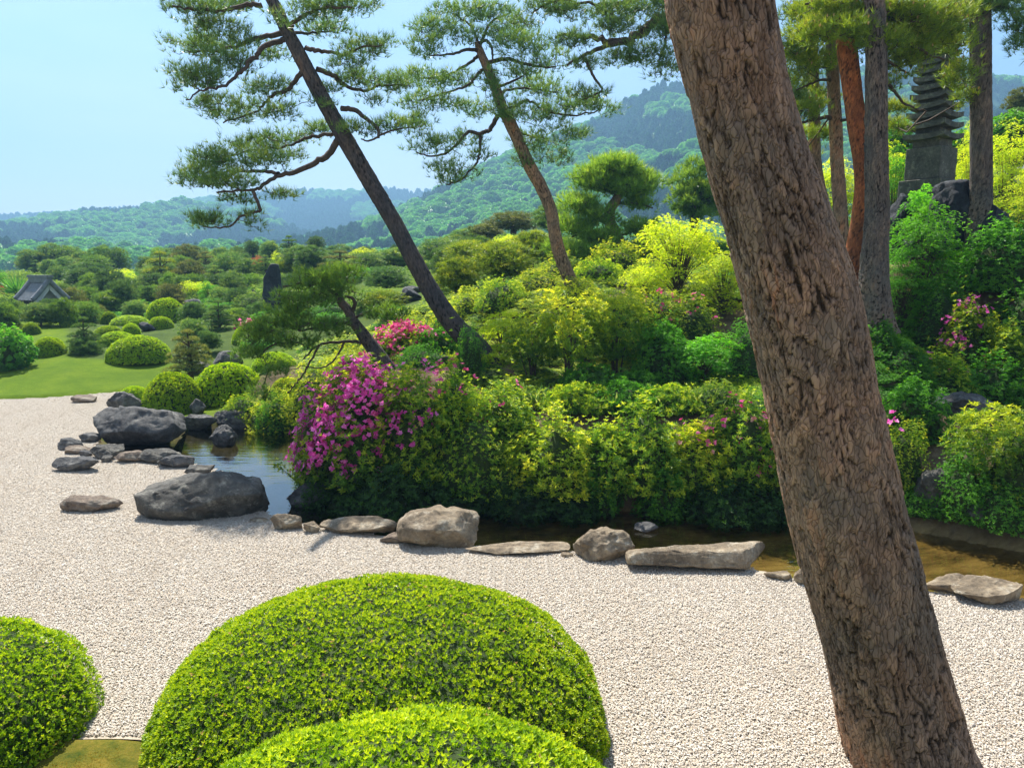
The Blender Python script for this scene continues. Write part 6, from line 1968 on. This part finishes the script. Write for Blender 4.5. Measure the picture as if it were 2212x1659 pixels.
# small clipped pines filling the distant beds; nothing in the photo tells them apart
rf = np.random.default_rng(77)
for (v_, Y_, u0_, u1_, r_) in [(566, 50, 60, 1000, 30), (584, 43, 40, 1000, 32), (604, 37, 150, 900, 33), (626, 32, 150, 800, 33), (650, 29, 150, 330, 32), (655, 28, 470, 740, 32), (690, 24.5, 470, 600, 30), (684, 24, 0, 210, 32), (575, 40, 0, 40, 30), (600, 36, -10, 30, 30), (540, 30, 1000, 1240, 34), (570, 25, 960, 1260, 36)]:
    for u_ in np.arange(u0_, u1_, r_ * 1.35):
        uu = u_ + rf.uniform(-12, 12); vv = v_ + rf.uniform(-7, 7); yy = Y_ + rf.uniform(-1.5, 1.5)
        if abs(uu - 590) < 42 and yy < 30: continue
        if uu < 175 and vv < 665 and yy < 47: continue
        if abs(uu - 270) < 50 and abs(vv - 590) < 22: continue
        k_ = int(rf.integers(0, 5))
        tree('cloud', [dk, gr_, 'pine_mid', 'pine_mid', gr_][k_], uu, vv, r_ * rf.uniform(.95, 1.4), r_ * rf.uniform(.9, 1.2), yy, ['dark small rounded pine, one of many packed in the distant beds', 'grey-green small rounded pine, one of many packed in the distant beds', 'green small rounded pine, one of many packed in the distant beds', 'mid-green small rounded pine, one of many packed in the distant beds', 'blue-green small rounded pine, one of many packed in the distant beds'][k_], group='small pines packed in the distant beds')

# cycad-like spiky plant by the roof
c = P(38, 640, 29); g0 = gz(c[0], 29)
o = empty('spiky_palm', (c[0], 29, g0), 'grey-green spiky palm left of the tiled roof', 'palm')
g = Geo(); n = 150
dd = rdirs(n); dd[:, 2] = np.abs(dd[:, 2]) + .15
tp = P(38, 596, 29)[2] - g0
leaves(g, np.tile([0, 0, tp * .45], (n, 1)) + dd * .1, dd, rng.normal(size=(n, 3)), rng.uniform(.5, .8, n), .05, rng.random(n))
obj('fronds', g.mesh('fronds', M['forest']), o, kind='stuff')
g = Geo(); tube(g, [(0, 0, -.1), (0, 0, tp * .5)], [.12, .09], 8)
obj('trunk', g.mesh('trunk', M['twig']), o)

# ------------------------------------------------------------------ stone pagoda
def boxg(g, cx, cy, z0, z1, hx, hy, taper=1.0, mat=0, bev=0.0):
    v = []
    for z, s in ((z0, 1), (z1, taper)):
        v += [(cx - hx * s, cy - hy * s, z), (cx + hx * s, cy - hy * s, z), (cx + hx * s, cy + hy * s, z), (cx - hx * s, cy + hy * s, z)]
    g.add(v, [(0, 3, 2, 1), (4, 5, 6, 7), (0, 1, 5, 4), (1, 2, 6, 5), (2, 3, 7, 6), (3, 0, 4, 7)], mat=mat)

def stone_roof(r, h):
    """square eave with upturned corners and a hipped top"""
    g = Geo(); n = 13
    a = np.linspace(-1, 1, n)
    XX, YY = np.meshgrid(a, a)
    m = np.maximum(np.abs(XX), np.abs(YY)); cr = (np.abs(XX) * np.abs(YY)) ** 2.2
    top = h * (1 - .62 * m) + .32 * h * cr
    bot = -0.34 * h + .36 * h * cr * 1.0 + 0 * m
    top = np.maximum(top, bot + .25 * h)
    f = grid_faces(n, n)
    g.add(np.stack([XX * r, YY * r, top], -1).reshape(-1, 3), f)
    g.add(np.stack([XX * r * .985, YY * r * .985, bot], -1).reshape(-1, 3), f[:, ::-1])
    idx = [i for i in range(n)] + [i * n + n - 1 for i in range(1, n)] + [n * n - 1 - i for i in range(1, n)] + [(n - 1 - i) * n for i in range(1, n - 1)]
    nn = n * n
    g.v = [np.concatenate(g.v)]
    g.q.append(np.array([(idx[i], idx[i] + nn, idx[(i + 1) % len(idx)] + nn, idx[(i + 1) % len(idx)]) for i in range(len(idx))]))
    g.qt.append(np.full(len(idx), .5)); g.qm.append(np.zeros(len(idx), int)); g.qs.append(np.zeros(len(idx), bool))
    return g.mesh('roof', M['lantern'])
plant('maple', 'maple_green', 1985, 378, 470, 62, 'fresh green maple sprays right in front of the pagoda base', cat='maple', name='maple', group=GP, Y=13.0)
YP = 14.2
zp = lambda v: P(2005, v, YP)[2]
c = P(2005, 420, YP)
root = empty('stone_pagoda', (c[0], YP, zp(440)), 'weathered many-tiered stone pagoda half hidden by pine branches at right', 'pagoda', rotz=R(35))
b0 = zp(440)
def part(name, z0, z1, hw, taper=1.0, mat='lantern'):
    g = Geo(); n = 7
    v, fs = [], []
    gg = Geo()
    boxg(gg, 0, 0, z0 - b0, z1 - b0, hw, hw, taper)
    me = gg.mesh(name, M[mat])
    o_ = obj(name, me, root)
    bv = o_.modifiers.new('bevel', 'BEVEL'); bv.width = .015; bv.segments = 2
    return o_
part('lower_base', zp(440), zp(391), .38)
part('base_block', zp(390), zp(322), .315)
part('body', zp(321), zp(300), .245)
ed = [292, 268, 246, 226, 206, 186, 167, 148, 130, 112, 94, 77]
for i, v in enumerate(ed):
    r_ = .375 - .0125 * i
    hh = (zp(v - 11) - zp(v + 8)) * .8
    o_ = obj('roof', stone_roof(r_, hh), root, (0, 0, zp(v + 8) - b0))
    if i < len(ed) - 1:
        gg = Geo()
        boxg(gg, 0, 0, zp(v + 2) - b0, zp(ed[i + 1] + 8) - b0, r_ * .58, r_ * .58)
        obj('shaft', gg.mesh('shaft', M['lantern']), root)
gg = Geo()
tube(gg, [(0, 0, zp(80) - b0), (0, 0, zp(70) - b0), (0, 0, zp(62) - b0), (0, 0, zp(50) - b0), (0, 0, zp(20) - b0)], [.12, .06, .09, .04, .02], 10)
obj('finial', gg.mesh('finial', M['lantern']), root)
for (u0, u1, vt, vb, sd, y, lb) in [(1900, 2010, 415, 560, 81, 13.9, 'dark stacked rock left below the pagoda'), (1990, 2110, 400, 560, 82, 13.8, 'large dark rock under the pagoda base'), (2080, 2185, 440, 560, 83, 13.6, 'dark rock in shade right of the pagoda base'), (1940, 2060, 480, 600, 84, 13.2, 'lower dark rock in the shadow beneath the pagoda')]:
    rock(u0, u1, vt, vb, 'block', 'rock_black', sd, lb, 'rocks carrying the pagoda', Yd=y)

# ------------------------------------------------------------------ tiled roofs
def tiled_roof(name, label, cx, cy, z_eave, z_ridge, half_len, half_w, rotz, rows, wall_h, gable=True, base=None):
    root = empty(name, (cx, cy, base), label, 'building', rotz=rotz)
    ze, zr = z_eave - base, z_ridge - base
    for sgn in (-1, 1):
        g = Geo()
        nu, nv = rows * 8 + 1, 12
        a = np.linspace(-half_len, half_len, nu); b_ = np.linspace(0, 1, nv)
        AA, BB = np.meshgrid(a, b_)
        zc = zr + (ze - zr) * (BB + .12 * BB * (BB - 1) * -1 * 1.0)
        corr = .035 * np.abs(np.sin(AA / (2 * half_len) * rows * math.pi))
        step = .02 * (1 - np.mod(BB * 11, 1))
        y_ = sgn * BB * half_w
        g.add(np.stack([AA, y_, zc + corr + step], -1).reshape(-1, 3), grid_faces(nu, nv), smooth=True)
        obj('roof_slope', g.mesh('roof_slope', M['tile']), root, kind='stuff')
        for e in (-1, 1):
            g = Geo()
            q = np.array([(e * (half_len + .02), sgn * t * half_w, zr + (ze - zr) * (t + .12 * t * (1 - t)) + .07) for t in np.linspace(0.02, 1, 8)])
            tube(g, q, .09, 7)
            obj('verge_tiles', g.mesh('verge_tiles', M['tile']), root)
            g = Geo()
            q2 = q - np.array([0, 0, .22]) + np.array([-e * .0, 0, 0])
            for i in range(len(q2) - 1):
                a0, a1 = q2[i], q2[i + 1]
                x_ = a0[0] - e * .03
                g.add([(x_, a0[1], a0[2] - .12), (x_, a1[1], a1[2] - .12), (x_, a1[1], a1[2] + .08), (x_, a0[1], a0[2] + .08),
                       (x_ - e * .06, a0[1], a0[2] - .12), (x_ - e * .06, a1[1], a1[2] - .12), (x_ - e * .06, a1[1], a1[2] + .08), (x_ - e * .06, a0[1], a0[2] + .08)],
                      [(0, 1, 2, 3), (7, 6, 5, 4), (0, 4, 5, 1), (3, 2, 6, 7)])
            obj('bargeboard', g.mesh('bargeboard', M['plaster']), root)
    g = Geo()
    boxg(g, 0, 0, zr - .02, zr + .16, half_len + .08, .09); boxg(g, 0, 0, zr + .16, zr + .24, half_len + .12, .12)
    obj('ridge', g.mesh('ridge', M['tile']), root)
    for e in (-1, 1):
        g = Geo()
        x_ = e * (half_len - .35)
        g.add([(x_, -half_w * .82, ze + .08), (x_, half_w * .82, ze + .08), (x_, 0, zr - .12), (x_ - e * .08, -half_w * .82, ze + .08), (x_ - e * .08, half_w * .82, ze + .08), (x_ - e * .08, 0, zr - .12)],
              [(0, 1, 4, 3)], [(0, 1, 2), (3, 5, 4)])
        obj('gable_wall', g.mesh('gable_wall', M['plaster']), root)
    g = Geo()
    boxg(g, 0, 0, -.2, ze + .02, half_len - .3, half_w * .8)
    obj('wall', g.mesh('wall', M['darkwood']), root)
    return root
YB = 27
c = P(80, 655, YB)
tiled_roof('garden_building', 'small dark building with a grey tiled roof and white gable at the left', c[0] + .2, YB, P(80, 650, YB)[2], P(80, 609, YB)[2], 0.64, 0.60, R(-34), 12, .4, base=gz(c[0], YB))
YB = 22
c = P(2225, 370, YB)
tiled_roof('garden_building', 'building with a pale grey tiled roof peeking in at the right edge', c[0] + .9, YB + 1.2, P(2200, 385, YB)[2], P(2225, 315, YB)[2], 2.2, 1.7, R(12), 26, .8, base=gz(c[0], YB))
